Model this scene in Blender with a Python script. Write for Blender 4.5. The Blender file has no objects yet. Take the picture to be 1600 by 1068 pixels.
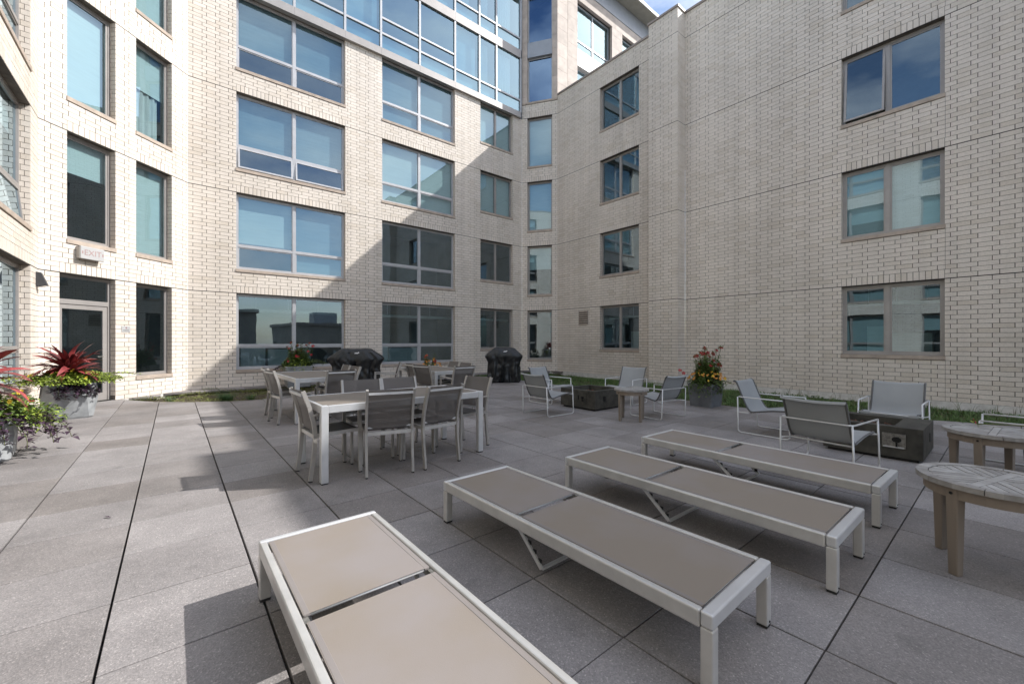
import bpy, bmesh, math, random
from mathutils import Vector, Matrix, noise
random.seed(7)
R = math.radians
scene = bpy.context.scene
COL = scene.collection

# ------------------------------------------------------------------ camera
TH = 0.69129
CF, CH0, CCX, CH = 643.85, 532.6, 803.8, 1.349
DV = Vector((math.sin(TH), math.cos(TH), 0)); RV = Vector((math.cos(TH), -math.sin(TH), 0))
cam_d = bpy.data.cameras.new('camera'); cam = bpy.data.objects.new('camera', cam_d); COL.objects.link(cam)
cam.location = (0, 0, CH)
cam.rotation_euler = (math.pi/2, 0, -TH)
cam_d.sensor_width = 36.0; cam_d.lens = CF/1600*36.0
cam_d.shift_x = -(CCX-800)/1600; cam_d.shift_y = -(534-CH0)/1600
cam_d.clip_start = 0.05; cam_d.clip_end = 3000
scene.camera = cam

# ------------------------------------------------------------------ light
SUN = Vector((1.01, -0.59, 1.0)).normalized()
sun_el = math.asin(SUN.z); sun_rot = math.atan2(SUN.x, SUN.y)
w = bpy.data.worlds.new('World'); scene.world = w; w.use_nodes = True
nt = w.node_tree; nt.nodes.clear()
out = nt.nodes.new('ShaderNodeOutputWorld'); bg = nt.nodes.new('ShaderNodeBackground')
sky = nt.nodes.new('ShaderNodeTexSky'); sky.sky_type = 'NISHITA'; sky.sun_disc = False
sky.sun_elevation = sun_el; sky.sun_rotation = sun_rot
sky.air_density = 1.0; sky.dust_density = 1.2; sky.ozone_density = 1.2
tc = nt.nodes.new('ShaderNodeTexCoord')
mp = nt.nodes.new('ShaderNodeMapping'); mp.inputs['Scale'].default_value = (1.0, 1.0, 2.6)
mp.inputs['Location'].default_value = (0.35, 0.2, 0.0)
nz = nt.nodes.new('ShaderNodeTexNoise'); nz.inputs['Scale'].default_value = 2.3; nz.inputs['Detail'].default_value = 7; nz.inputs['Roughness'].default_value = 0.55
cr = nt.nodes.new('ShaderNodeValToRGB'); cr.color_ramp.elements[0].position = 0.43; cr.color_ramp.elements[1].position = 0.70
cr.color_ramp.elements[0].color = (0, 0, 0, 1); cr.color_ramp.elements[1].color = (0.85, 0.85, 0.85, 1)
mx = nt.nodes.new('ShaderNodeMixRGB'); mx.inputs[2].default_value = (8.7, 8.6, 8.5, 1)
bg.inputs['Strength'].default_value = 0.15
L = nt.links.new
L(tc.outputs['Generated'], mp.inputs['Vector']); L(mp.outputs['Vector'], nz.inputs['Vector']); L(nz.outputs['Fac'], cr.inputs['Fac'])
L(cr.outputs['Color'], mx.inputs[0]); L(sky.outputs['Color'], mx.inputs[1]); L(mx.outputs[0], bg.inputs['Color']); L(bg.outputs[0], out.inputs['Surface'])
sd = bpy.data.lights.new('sun', 'SUN'); so = bpy.data.objects.new('sun', sd); COL.objects.link(so)
sd.energy = 3.8; sd.angle = R(0.53); sd.color = (1.0, 0.965, 0.92)
so.rotation_euler = SUN.to_track_quat('Z', 'Y').to_euler(); so.location = (30, -20, 40)
scene.render.engine = 'CYCLES'
scene.cycles.samples = 160; scene.cycles.use_denoising = True
scene.cycles.max_bounces = 10; scene.cycles.diffuse_bounces = 5; scene.cycles.transparent_max_bounces = 16
scene.cycles.caustics_reflective = False; scene.cycles.caustics_refractive = False
scene.view_settings.view_transform = 'Standard'; scene.view_settings.look = 'None'
scene.view_settings.exposure = 0.64; scene.view_settings.gamma = 1.0
scene.render.resolution_x = 1024; scene.render.resolution_y = 683

# ------------------------------------------------------------------ materials
def new_mat(name):
    m = bpy.data.materials.new(name); m.use_nodes = True
    return m, m.node_tree.nodes, m.node_tree.links.new, m.node_tree.nodes['Principled BSDF']

def mat(name, col, rough=0.6, metal=0.0, var=0.12, scale=3.0, bump=0.0, bscale=60.0, col2=None, isl=0.0, spec=0.5, detail=4, coord='Object', stretch=None):
    """principled surface: noise mottling, optional per-piece tone, fine relief"""
    m, N, K, b = new_mat(name)
    t = N.new('ShaderNodeTexCoord'); src = t.outputs['Object']
    g = N.new('ShaderNodeNewGeometry')
    if coord == 'World': src = g.outputs['Position']
    if stretch:
        mpn = N.new('ShaderNodeMapping'); mpn.inputs['Scale'].default_value = stretch; K(src, mpn.inputs['Vector']); src = mpn.outputs['Vector']
    n = N.new('ShaderNodeTexNoise'); n.inputs['Scale'].default_value = scale; n.inputs['Detail'].default_value = detail; n.inputs['Roughness'].default_value = 0.6
    K(src, n.inputs['Vector'])
    r = N.new('ShaderNodeValToRGB'); K(n.outputs['Fac'], r.inputs['Fac'])
    c2 = col2 if col2 else tuple(max(0, c*(1-2*var)) for c in col)
    r.color_ramp.elements[0].position = 0.32; r.color_ramp.elements[1].position = 0.68
    r.color_ramp.elements[0].color = (*c2, 1); r.color_ramp.elements[1].color = (*col, 1) if col2 else (*[min(1, c*(1+var)) for c in col], 1)
    res = r.outputs['Color']
    if isl > 0:
        oi = N.new('ShaderNodeObjectInfo'); a = N.new('ShaderNodeMath'); a.operation = 'ADD'
        K(oi.outputs['Random'], a.inputs[0]); K(g.outputs['Random Per Island'], a.inputs[1])
        f = N.new('ShaderNodeMath'); f.operation = 'FRACT'; K(a.outputs[0], f.inputs[0])
        mr = N.new('ShaderNodeMapRange'); mr.inputs['To Min'].default_value = 1-isl; mr.inputs['To Max'].default_value = 1+isl*0.6; K(f.outputs[0], mr.inputs['Value'])
        v = N.new('ShaderNodeVectorMath'); v.operation = 'SCALE'; K(res, v.inputs[0]); K(mr.outputs['Result'], v.inputs['Scale']); res = v.outputs[0]
    K(res, b.inputs['Base Color'])
    b.inputs['Roughness'].default_value = rough; b.inputs['Metallic'].default_value = metal
    b.inputs['Specular IOR Level'].default_value = spec
    if bump > 0:
        n2 = N.new('ShaderNodeTexNoise'); n2.inputs['Scale'].default_value = bscale; n2.inputs['Detail'].default_value = 3
        K(src, n2.inputs['Vector']); bp = N.new('ShaderNodeBump'); bp.inputs['Strength'].default_value = bump; bp.inputs['Distance'].default_value = 0.01
        K(n2.outputs['Fac'], bp.inputs['Height']); K(bp.outputs['Normal'], b.inputs['Normal'])
    return m

def brick_mat(name, base):
    m, N, K, b = new_mat(name)
    g = N.new('ShaderNodeNewGeometry'); oi = N.new('ShaderNodeObjectInfo')
    a = N.new('ShaderNodeMath'); a.operation = 'ADD'; K(oi.outputs['Random'], a.inputs[0]); K(g.outputs['Random Per Island'], a.inputs[1])
    f = N.new('ShaderNodeMath'); f.operation = 'FRACT'; K(a.outputs[0], f.inputs[0])
    r = N.new('ShaderNodeValToRGB'); K(f.outputs[0], r.inputs['Fac'])
    e = r.color_ramp.elements; e[0].position = 0; e[0].color = (*[c*k for c, k in zip(base, (.94, .925, .90))], 1)
    e[1].position = 1; e[1].color = (*[min(1, c*k) for c, k in zip(base, (1.05, 1.05, 1.06))], 1)
    e2 = r.color_ramp.elements.new(0.3); e2.color = (*base, 1)
    # broad weather staining and small kiln spots
    n = N.new('ShaderNodeTexNoise'); n.inputs['Scale'].default_value = 0.55; n.inputs['Detail'].default_value = 6; K(g.outputs['Position'], n.inputs['Vector'])
    mr = N.new('ShaderNodeMapRange'); mr.inputs['From Min'].default_value = .35; mr.inputs['From Max'].default_value = .65; mr.inputs['To Min'].default_value = .93; mr.inputs['To Max'].default_value = 1.03
    K(n.outputs['Fac'], mr.inputs['Value'])
    n3 = N.new('ShaderNodeTexNoise'); n3.inputs['Scale'].default_value = 38; n3.inputs['Detail'].default_value = 2; K(g.outputs['Position'], n3.inputs['Vector'])
    mr3 = N.new('ShaderNodeMapRange'); mr3.inputs['From Min'].default_value = .3; mr3.inputs['From Max'].default_value = .7; mr3.inputs['To Min'].default_value = .93; mr3.inputs['To Max'].default_value = 1.05
    K(n3.outputs['Fac'], mr3.inputs['Value'])
    # faint rain streaks down the wall
    ms = N.new('ShaderNodeMapping'); ms.inputs['Scale'].default_value = (2.6, 2.6, .16); K(g.outputs['Position'], ms.inputs['Vector'])
    n4 = N.new('ShaderNodeTexNoise'); n4.inputs['Scale'].default_value = 1.0; n4.inputs['Detail'].default_value = 5; K(ms.outputs['Vector'], n4.inputs['Vector'])
    mr4 = N.new('ShaderNodeMapRange'); mr4.inputs['From Min'].default_value = .42; mr4.inputs['From Max'].default_value = .70; mr4.inputs['To Min'].default_value = 1.0; mr4.inputs['To Max'].default_value = .90; K(n4.outputs['Fac'], mr4.inputs['Value'])
    mv = N.new('ShaderNodeMath'); mv.operation = 'MULTIPLY'; K(mr.outputs['Result'], mv.inputs[0]); K(mr4.outputs['Result'], mv.inputs[1])
    mu = N.new('ShaderNodeMath'); mu.operation = 'MULTIPLY'; K(mv.outputs[0], mu.inputs[0]); K(mr3.outputs['Result'], mu.inputs[1])
    v = N.new('ShaderNodeVectorMath'); v.operation = 'SCALE'; K(r.outputs['Color'], v.inputs[0]); K(mu.outputs[0], v.inputs['Scale'])
    K(v.outputs[0], b.inputs['Base Color']); b.inputs['Roughness'].default_value = 0.62; b.inputs['Specular IOR Level'].default_value = 0.35
    bp = N.new('ShaderNodeBump'); bp.inputs['Strength'].default_value = 0.35; bp.inputs['Distance'].default_value = 0.004; K(n3.outputs['Fac'], bp.inputs['Height']); K(bp.outputs['Normal'], b.inputs['Normal'])
    return m

def slab_mat():
    m, N, K, b = new_mat('concrete_paver')
    g = N.new('ShaderNodeNewGeometry'); oi = N.new('ShaderNodeObjectInfo')
    a = N.new('ShaderNodeMath'); a.operation = 'ADD'; K(oi.outputs['Random'], a.inputs[0]); K(g.outputs['Random Per Island'], a.inputs[1])
    f = N.new('ShaderNodeMath'); f.operation = 'FRACT'; K(a.outputs[0], f.inputs[0])
    r = N.new('ShaderNodeValToRGB'); K(f.outputs[0], r.inputs['Fac'])
    e = r.color_ramp.elements; e[0].position = 0; e[0].color = (.208, .190, .181, 1); e[1].position = 1; e[1].color = (.292, .276, .274, 1)
    q = r.color_ramp.elements.new(0.5); q.color = (.258, .243, .241, 1)
    n = N.new('ShaderNodeTexNoise'); n.inputs['Scale'].default_value = 1.7; n.inputs['Detail'].default_value = 6; n.inputs['Roughness'].default_value = .6; K(g.outputs['Position'], n.inputs['Vector'])
    mr = N.new('ShaderNodeMapRange'); mr.inputs['From Min'].default_value = .3; mr.inputs['From Max'].default_value = .7; mr.inputs['To Min'].default_value = .80; mr.inputs['To Max'].default_value = 1.15; K(n.outputs['Fac'], mr.inputs['Value'])
    v = N.new('ShaderNodeVectorMath'); v.operation = 'SCALE'; K(r.outputs['Color'], v.inputs[0]); K(mr.outputs['Result'], v.inputs['Scale'])
    # exposed aggregate: pale and dark grains
    vo = N.new('ShaderNodeTexVoronoi'); vo.inputs['Scale'].default_value = 170; K(g.outputs['Position'], vo.inputs['Vector'])
    rr = N.new('ShaderNodeValToRGB'); K(vo.outputs['Color'], rr.inputs['Fac'])
    ee = rr.color_ramp.elements; ee[0].position = 0.0; ee[0].color = (.72, .72, .72, 1); ee[1].position = 1; ee[1].color = (1.75, 1.72, 1.68, 1)
    s1 = rr.color_ramp.elements.new(.35); s1.color = (.90, .90, .90, 1)
    s2 = rr.color_ramp.elements.new(.80); s2.color = (1.12, 1.11, 1.10, 1)
    mm = N.new('ShaderNodeMixRGB'); mm.blend_type = 'MULTIPLY'; mm.inputs[0].default_value = 1.0; K(v.outputs[0], mm.inputs[1]); K(rr.outputs['Color'], mm.inputs[2])
    # a few drip stains
    n2 = N.new('ShaderNodeTexNoise'); n2.inputs['Scale'].default_value = 5; n2.inputs['Detail'].default_value = 8; K(g.outputs['Position'], n2.inputs['Vector'])
    m2 = N.new('ShaderNodeMapRange'); m2.inputs['From Min'].default_value = .60; m2.inputs['From Max'].default_value = .74; m2.inputs['To Min'].default_value = 1; m2.inputs['To Max'].default_value = .84; K(n2.outputs['Fac'], m2.inputs['Value'])
    v2 = N.new('ShaderNodeVectorMath'); v2.operation = 'SCALE'; K(mm.outputs[0], v2.inputs[0]); K(m2.outputs['Result'], v2.inputs['Scale'])
    K(v2.outputs[0], b.inputs['Base Color']); b.inputs['Roughness'].default_value = .72; b.inputs['Specular IOR Level'].default_value = .35
    bp = N.new('ShaderNodeBump'); bp.inputs['Strength'].default_value = .35; bp.inputs['Distance'].default_value = .003; K(vo.outputs['Distance'], bp.inputs['Height']); K(bp.outputs['Normal'], b.inputs['Normal'])
    return m

def glass_mat(name, tint=(.66, .79, .82), refl=(.70, .88, 1.0), base=.20, k=1.2):
    m, N, K, b = new_mat(name); N.remove(b)
    o = N['Material Output']
    tr = N.new('ShaderNodeBsdfTransparent'); tr.inputs['Color'].default_value = (*tint, 1)
    gl = N.new('ShaderNodeBsdfGlossy'); gl.inputs['Color'].default_value = (*refl, 1); gl.inputs['Roughness'].default_value = 0.0
    # Schlick reflectance, the same from both sides of the pane
    ge = N.new('ShaderNodeNewGeometry'); dt = N.new('ShaderNodeVectorMath'); dt.operation = 'DOT_PRODUCT'; K(ge.outputs['Incoming'], dt.inputs[0]); K(ge.outputs['Normal'], dt.inputs[1])
    ab = N.new('ShaderNodeMath'); ab.operation = 'ABSOLUTE'; K(dt.outputs['Value'], ab.inputs[0])
    om = N.new('ShaderNodeMath'); om.operation = 'SUBTRACT'; om.inputs[0].default_value = 1.0; om.use_clamp = True; K(ab.outputs[0], om.inputs[1])
    fr = N.new('ShaderNodeMath'); fr.operation = 'POWER'; fr.inputs[1].default_value = 4.0; K(om.outputs[0], fr.inputs[0])
    ma = N.new('ShaderNodeMath'); ma.operation = 'MULTIPLY_ADD'; ma.use_clamp = True; ma.inputs[1].default_value = k; ma.inputs[2].default_value = base
    K(fr.outputs[0], ma.inputs[0])
    # very slight pane waviness
    g = N.new('ShaderNodeNewGeometry'); n = N.new('ShaderNodeTexNoise'); n.inputs['Scale'].default_value = 1.1; n.inputs['Detail'].default_value = 1; K(g.outputs['Position'], n.inputs['Vector'])
    bp = N.new('ShaderNodeBump'); bp.inputs['Strength'].default_value = .12; bp.inputs['Distance'].default_value = .02; K(n.outputs['Fac'], bp.inputs['Height']); K(bp.outputs['Normal'], gl.inputs['Normal'])
    mi = N.new('ShaderNodeMixShader'); K(ma.outputs[0], mi.inputs[0]); K(tr.outputs[0], mi.inputs[1]); K(gl.outputs[0], mi.inputs[2]); K(mi.outputs[0], o.inputs['Surface'])
    return m

def sling_mat(name, col, alpha=0.0, rough=.75, blotch=None, sc=1.6):
    """woven mesh fabric; alpha = open share of the weave"""
    m, N, K, b = new_mat(name)
    g = N.new('ShaderNodeNewGeometry')
    n = N.new('ShaderNodeTexNoise'); n.inputs['Scale'].default_value = sc; n.inputs['Detail'].default_value = 5; K(g.outputs['Position'], n.inputs['Vector'])
    r = N.new('ShaderNodeValToRGB'); K(n.outputs['Fac'], r.inputs['Fac'])
    r.color_ramp.elements[0].position = .38; r.color_ramp.elements[1].position = .66
    r.color_ramp.elements[0].color = (*(blotch or [c*.85 for c in col]), 1); r.color_ramp.elements[1].color = (*col, 1)
    K(r.outputs['Color'], b.inputs['Base Color']); b.inputs['Roughness'].default_value = rough
    b.inputs['Specular IOR Level'].default_value = .4
    w1 = N.new('ShaderNodeTexNoise'); w1.inputs['Scale'].default_value = 420; K(g.outputs['Position'], w1.inputs['Vector'])
    bp = N.new('ShaderNodeBump'); bp.inputs['Strength'].default_value = .3; bp.inputs['Distance'].default_value = .002; K(w1.outputs['Fac'], bp.inputs['Height']); K(bp.outputs['Normal'], b.inputs['Normal'])
    w1.inputs['Detail'].default_value = 2
    if alpha > 0:
        b.inputs['Alpha'].default_value = 1-alpha
    return m

M = {}
M['brick'] = brick_mat('cream_glazed_brick', (.735, .67, .592))
M['mortar'] = mat('grey_mortar', (.17, .15, .13), .9, var=.2, scale=8, coord='World')
M['sealant'] = mat('black_sealant', (.03, .028, .027), .8)
M['sill'] = mat('beige_cast_stone', (.46, .385, .32), .8, var=.1, scale=5, bump=.2, coord='World')
M['foundation'] = mat('white_foundation_flashing', (.74, .72, .68), .8, var=.2, scale=6, coord='World', col2=(.54, .52, .48))
M['coping'] = mat('grey_brown_coping', (.30, .255, .225), .5, metal=.2, var=.08, coord='World')
M['frame'] = mat('warm_grey_aluminium', (.36, .34, .325), .42, metal=.25, var=.04, scale=4, coord='World')
M['frame_light'] = mat('silver_aluminium', (.47, .475, .49), .42, metal=.25, var=.04, scale=4, coord='World')
M['glass'] = glass_mat('tinted_window_glass')
M['glass_sky'] = glass_mat('blue_curtain_wall_glass', tint=(.58, .78, .84), refl=(.66, .90, 1.0), base=.34, k=1.0)
M['glass_navy'] = glass_mat('navy_tinted_glass', tint=(.22, .34, .45), refl=(.34, .52, .78), base=.38, k=.6)
M['blind'] = mat('pale_roller_blind', (.62, .68, .66), .9, var=.03, scale=2, coord='World', stretch=(1, 1, 12))
M['blind_grey'] = mat('blue_grey_solar_blind', (.25, .33, .37), .9, var=.04, scale=2, coord='World', stretch=(1, 1, 12))
M['curtain'] = mat('white_sheer_curtain', (.60, .62, .60), .9, var=.08, scale=9, coord='World', stretch=(3, 3, .2))
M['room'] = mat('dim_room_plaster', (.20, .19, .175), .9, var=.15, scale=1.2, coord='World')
M['room_pipe'] = mat('white_ceiling_duct', (.55, .58, .56), .6)
M['spandrel'] = mat('teal_grey_spandrel_backing', (.30, .38, .40), .7, var=.04, coord='World')
M['stone'] = mat('pink_beige_limestone', (.55, .475, .415), .75, var=.08, scale=3, isl=.07, coord='World', bump=.1, bscale=30)
M['white_panel'] = mat('white_metal_panel', (.74, .72, .68), .5, var=.03, coord='World')
M['grey_panel'] = mat('grey_metal_panel', (.36, .38, .41), .45, metal=.3, var=.04, coord='World')
M['soffit'] = mat('olive_grey_soffit', (.30, .285, .235), .7, var=.06, coord='World')
M['slab'] = slab_mat()
M['subfloor'] = mat('black_joint_bed', (.018, .017, .016), .95, coord='World')
M['soil'] = mat('brown_soil', (.085, .062, .045), .95, var=.3, scale=14, bump=.5, coord='World')
M['alu'] = mat('brushed_silver_tube', (.62, .625, .63), .36, metal=.35, var=.05, scale=6, coord='World')
M['alu_chair'] = mat('grey_champagne_chair_tube', (.40, .38, .355), .4, metal=.3, var=.06, scale=6, coord='World')
M['alu_warm'] = mat('champagne_painted_tube', (.58, .57, .55), .32, metal=.35, var=.06, scale=6, coord='World')
M['laminate'] = mat('taupe_table_board', (.200, .172, .145), .62, var=.10, scale=2.5, coord='World', stretch=(1, 6, 1), bump=.05)
M['rubber'] = mat('black_rubber', (.02, .02, .02), .7)
M['sling_lounger'] = sling_mat('taupe_lounger_mesh', (.262, .236, .226), 0, .7, blotch=(.243, .208, .172))
M['sling_hem'] = sling_mat('taupe_lounger_hem', (.265, .240, .229), 0, .7)
M['sling_chair'] = sling_mat('charcoal_chair_mesh', (.125, .112, .105), .16, .55)
M['sling_seat'] = sling_mat('charcoal_seat_mesh', (.085, .078, .073), .04, .6)
M['sling_club'] = sling_mat('pale_grey_club_sling', (.34, .355, .365), 0, .7)
M['sling_club_hem'] = sling_mat('dark_grey_club_hem', (.13, .13, .13), 0, .7)
M['concrete_pit'] = mat('dark_olive_concrete', (.060, .057, .047), .75, var=.25, scale=7, bump=.25, bscale=90, coord='World')
M['lava'] = mat('rusty_lava_rock', (.12, .06, .04), .9, var=.4, scale=20, coord='World')
M['black_metal'] = mat('black_metal', (.015, .015, .015), .4, metal=.3)
M['steel'] = mat('worn_steel_plate', (.26, .25, .225), .4, metal=.5, var=.25, scale=30, coord='World')
M['cover'] = mat('black_vinyl_cover', (.011, .012, .013), .36, var=.15, scale=3, coord='World', bump=.25, bscale=9)
M['emblem'] = mat('white_print', (.75, .75, .75), .6)
M['pot_grey'] = mat('light_grey_fibre_stone', (.31, .325, .335), .6, var=.16, scale=5, coord='World', bump=.12)
M['pot_dark'] = mat('slate_grey_fibre_stone', (.135, .145, .16), .6, var=.12, scale=5, coord='World', bump=.12)
M['teak'] = mat('weathered_teak', (.25, .205, .165), .8, var=.2, scale=4, coord='Object', stretch=(1, 1, .12), bump=.3, bscale=30, col2=(.165, .137, .11))
M['teak_top'] = mat('silvered_teak', (.42, .415, .41), .75, var=.2, scale=6, coord='Object', isl=.18, bump=.3, bscale=50, col2=(.25, .235, .22))
M['grass'] = mat('lawn_blades', (.12, .21, .05), .6, var=.3, scale=2.2, coord='World', isl=.35, col2=(.06, .11, .028))
M['grass_dry'] = mat('straw_blades', (.20, .17, .08), .7, var=.3, coord='World', isl=.3)
M['sedum'] = mat('sedum_clumps', (.18, .19, .045), .7, var=.3, scale=7, coord='World', isl=.35, col2=(.11, .13, .035))
M['tuft'] = mat('ornamental_grass', (.07, .16, .05), .6, coord='World', isl=.3)
M['cordyline'] = mat('crimson_cordyline_leaf', (.35, .065, .06), .42, var=.3, scale=9, coord='World', isl=.5, col2=(.13, .022, .03))
M['lime'] = mat('lime_vine_leaf', (.36, .44, .06), .5, var=.25, scale=12, coord='World', isl=.4, col2=(.20, .29, .045))
M['green'] = mat('mid_green_leaf', (.15, .225, .05), .5, var=.3, scale=12, coord='World', isl=.4, col2=(.07, .12, .03))
M['purple'] = mat('dark_purple_leaf', (.065, .035, .06), .5, var=.3, scale=12, coord='World', isl=.4)
M['stem'] = mat('green_brown_stem', (.10, .11, .04), .7)
M['red'] = mat('red_petal', (.36, .012, .018), .5, isl=.2)
M['orange'] = mat('orange_petal', (.62, .27, .05), .5, isl=.2)
M['yellow'] = mat('yellow_petal', (.75, .50, .04), .5, isl=.2)
M['white_plastic'] = mat('white_plastic_box', (.46, .46, .46), .45, var=.02)
M['pink_letter'] = mat('faded_red_lettering', (.40, .27, .26), .6)
M['dark_light'] = mat('charcoal_fixture', (.07, .07, .075), .5, metal=.4)
M['maroon'] = mat('maroon_print', (.25, .03, .05), .6)
M['far_wall'] = mat('far_tan_render', (.34, .30, .26), .9, coord='World', scale=.3)
M['asphalt'] = mat('street_asphalt', (.055, .055, .055), .9, coord='World', scale=.2)
# ------------------------------------------------------------------ helpers
WLOC = {}   # world location of unrotated parents
def put(o, label=None, cat=None, group=None, kind=None):
    if label: o['label'] = label
    if cat: o['category'] = cat
    if group: o['group'] = group
    if kind: o['kind'] = kind
    return o
def empty(name, loc, rz=0, label=None, cat=None, group=None):
    o = bpy.data.objects.new(name, None); COL.objects.link(o); o.location = loc; o.rotation_euler = (0, 0, rz)
    o.empty_display_size = .2
    WLOC[o.name] = Vector(loc)
    return put(o, label, cat, group)

class MB:
    def __init__(s): s.v = []; s.f = []
    def quad(s, a, b, c, d):
        i = len(s.v); s.v += [tuple(a), tuple(b), tuple(c), tuple(d)]; s.f.append((i, i+1, i+2, i+3))
    def poly(s, pts):
        i = len(s.v); s.v += [tuple(p) for p in pts]; s.f.append(tuple(range(i, i+len(pts))))
    def hexa(s, p, faces=(0, 1, 2, 3, 4, 5)):
        """p = 8 corners: bottom 0-3 ccw, top 4-7"""
        i = len(s.v); s.v += [tuple(q) for q in p]
        F = [(0, 3, 2, 1), (4, 5, 6, 7), (0, 1, 5, 4), (1, 2, 6, 5), (2, 3, 7, 6), (3, 0, 4, 7)]
        s.f += [tuple(i+k for k in F[j]) for j in faces]
    def box(s, x0, x1, y0, y1, z0, z1, faces=(0, 1, 2, 3, 4, 5)):
        s.hexa([(x0, y0, z0), (x1, y0, z0), (x1, y1, z0), (x0, y1, z0), (x0, y0, z1), (x1, y0, z1), (x1, y1, z1), (x0, y1, z1)], faces)
    def fbox(s, fr, s0, s1, n0, n1, z0, z1, faces=(0, 1, 2, 3, 4, 5)):
        """box in a wall frame: s along, n outward, z up"""
        q = [fr(a, b, c) for c in (z0, z1) for a, b in ((s0, n0), (s1, n0), (s1, n1), (s0, n1))]
        s.hexa(q, faces)
    def add(s, o, mx=None):
        i = len(s.v)
        s.v += [tuple(mx @ Vector(q)) if mx is not None else q for q in o.v]; s.f += [tuple(i+k for k in f) for f in o.f]
    def build(s, name, m, parent=None, world=True, smooth=False, data=None, bevel=0, seg=1):
        """world=True: vertices are world coordinates; origin is moved to their middle"""
        me = bpy.data.meshes.new(name)
        if world:
            xs = [min(q[i] for q in s.v) for i in range(3)]; xe = [max(q[i] for q in s.v) for i in range(3)]
            c = Vector([(a+b)/2 for a, b in zip(xs, xe)]); c.z = xs[2]
            vv = [(q[0]-c.x, q[1]-c.y, q[2]-c.z) for q in s.v]
        else: c = Vector((0, 0, 0)); vv = s.v
        me.from_pydata(vv, [], s.f)
        if bevel > 0 or smooth is True:
            bm = bmesh.new(); bm.from_mesh(me); bmesh.ops.remove_doubles(bm, verts=bm.verts, dist=1e-5)
            bmesh.ops.recalc_face_normals(bm, faces=bm.faces)
            if bevel > 0: bmesh.ops.bevel(bm, geom=[e for e in bm.edges if e.is_manifold and e.calc_face_angle(0) > .5], offset=bevel, segments=seg, affect='EDGES', profile=.5)
            bm.to_mesh(me); bm.free()
        if smooth:
            for p in me.polygons: p.use_smooth = True
        me.materials.append(m)
        o = bpy.data.objects.new(name, me); COL.objects.link(o)
        if parent is not None:
            o.parent = parent
            if world:
                pl = WLOC.get(parent.name, Vector((0, 0, 0))); o.location = c-pl
        elif world: o.location = c
        WLOC[o.name] = c if world else Vector((0, 0, 0))
        return o

def fillet(path, r, n=4, closed=False):
    P = [Vector(p) for p in path]; out = []
    N = len(P)
    for i in range(N):
        if not closed and i in (0, N-1): out.append(P[i]); continue
        a, b, c = P[i-1], P[i], P[(i+1) % N]
        u = (a-b); v = (c-b); l = min(r, u.length*.45, v.length*.45); u.normalize(); v.normalize()
        p, q = b+u*l, b+v*l
        for k in range(n+1):
            t = k/n; out.append((1-t)**2*p+2*t*(1-t)*b+t*t*q)
    return out
def tube(mb, path, r, seg=8, closed=False, rx=None):
    """swept tube; r may be a list"""
    P = [Vector(p) for p in path]; n = len(P); i0 = len(mb.v)
    up = Vector((0, 0, 1)); prev = None
    for i, p in enumerate(P):
        if closed: t = P[(i+1) % n]-P[i-1]
        else: t = P[min(i+1, n-1)]-P[max(i-1, 0)]
        t.normalize()
        a = prev-t*prev.dot(t) if prev is not None else (up.cross(t) if abs(t.z) < .9 else Vector((1, 0, 0)).cross(t))
        a.normalize(); b = t.cross(a); prev = a
        rr = r[i] if isinstance(r, (list, tuple)) else r
        for k in range(seg):
            an = 2*math.pi*k/seg; mb.v.append(tuple(p+a*math.cos(an)*rr+b*math.sin(an)*rr))
    for i in range(n if closed else n-1):
        for k in range(seg):
            a = i0+i*seg+k; b = i0+i*seg+(k+1) % seg; j = (i+1) % n
            mb.f.append((a, b, i0+j*seg+(k+1) % seg, i0+j*seg+k))
    if not closed:
        mb.f.append(tuple(i0+k for k in reversed(range(seg)))); mb.f.append(tuple(i0+(n-1)*seg+k for k in range(seg)))
def bar(mb, a, b, w, h, side=None):
    """rectangular bar from a to b; w across 'side', h the other way"""
    a = Vector(a); b = Vector(b); t = (b-a).normalized()
    sd_ = Vector(side) if side is not None else (Vector((0, 0, 1)).cross(t) if abs(t.z) < .9 else Vector((1, 0, 0)))
    sd_ = (sd_-t*sd_.dot(t)).normalized(); u = t.cross(sd_)
    q = []
    for p in (a, b):
        for i, j in ((-1, -1), (1, -1), (1, 1), (-1, 1)): q.append(p+sd_*i*w/2+u*j*h/2)
    mb.hexa(q)
def copy_tree(o, parent=None):
    c = o.copy(); COL.objects.link(c)
    if parent is not None: c.parent = parent
    for ch in list(o.children): copy_tree(ch, c)
    return c
def pscreen(p):
    d = p[0]*DV.x+p[1]*DV.y
    if d < .15: return None
    return (CCX+CF*(p[0]*RV.x+p[1]*RV.y)/d, CH0-CF*(p[2]-CH)/d)
def parea(pts):
    q = [pscreen(p) for p in pts]
    if any(a is None for a in q): return 0
    cx = sum(a[0] for a in q)/len(q); cy = sum(a[1] for a in q)/len(q)
    if not (-30 < cx < 1630 and -30 < cy < 1098): return 0
    return abs(sum(q[i][0]*q[(i+1) % len(q)][1]-q[(i+1) % len(q)][0]*q[i][1] for i in range(len(q)))/2)
class Frame:
    """wall frame from P to Q, outward normal on the left or right"""
    def __init__(s, P, Q, out):
        s.P = Vector((P[0], P[1], 0)); d = Vector((Q[0]-P[0], Q[1]-P[1], 0)); s.L = d.length; s.t = d.normalized()
        s.n = Vector((-s.t.y, s.t.x, 0));
        if s.n.dot(Vector((out[0], out[1], 0))) < 0: s.n = -s.n
        s.rz = math.atan2(s.t.y, s.t.x)
    def __call__(s, a, n, z): return s.P+s.t*a+s.n*n+Vector((0, 0, z))
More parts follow.
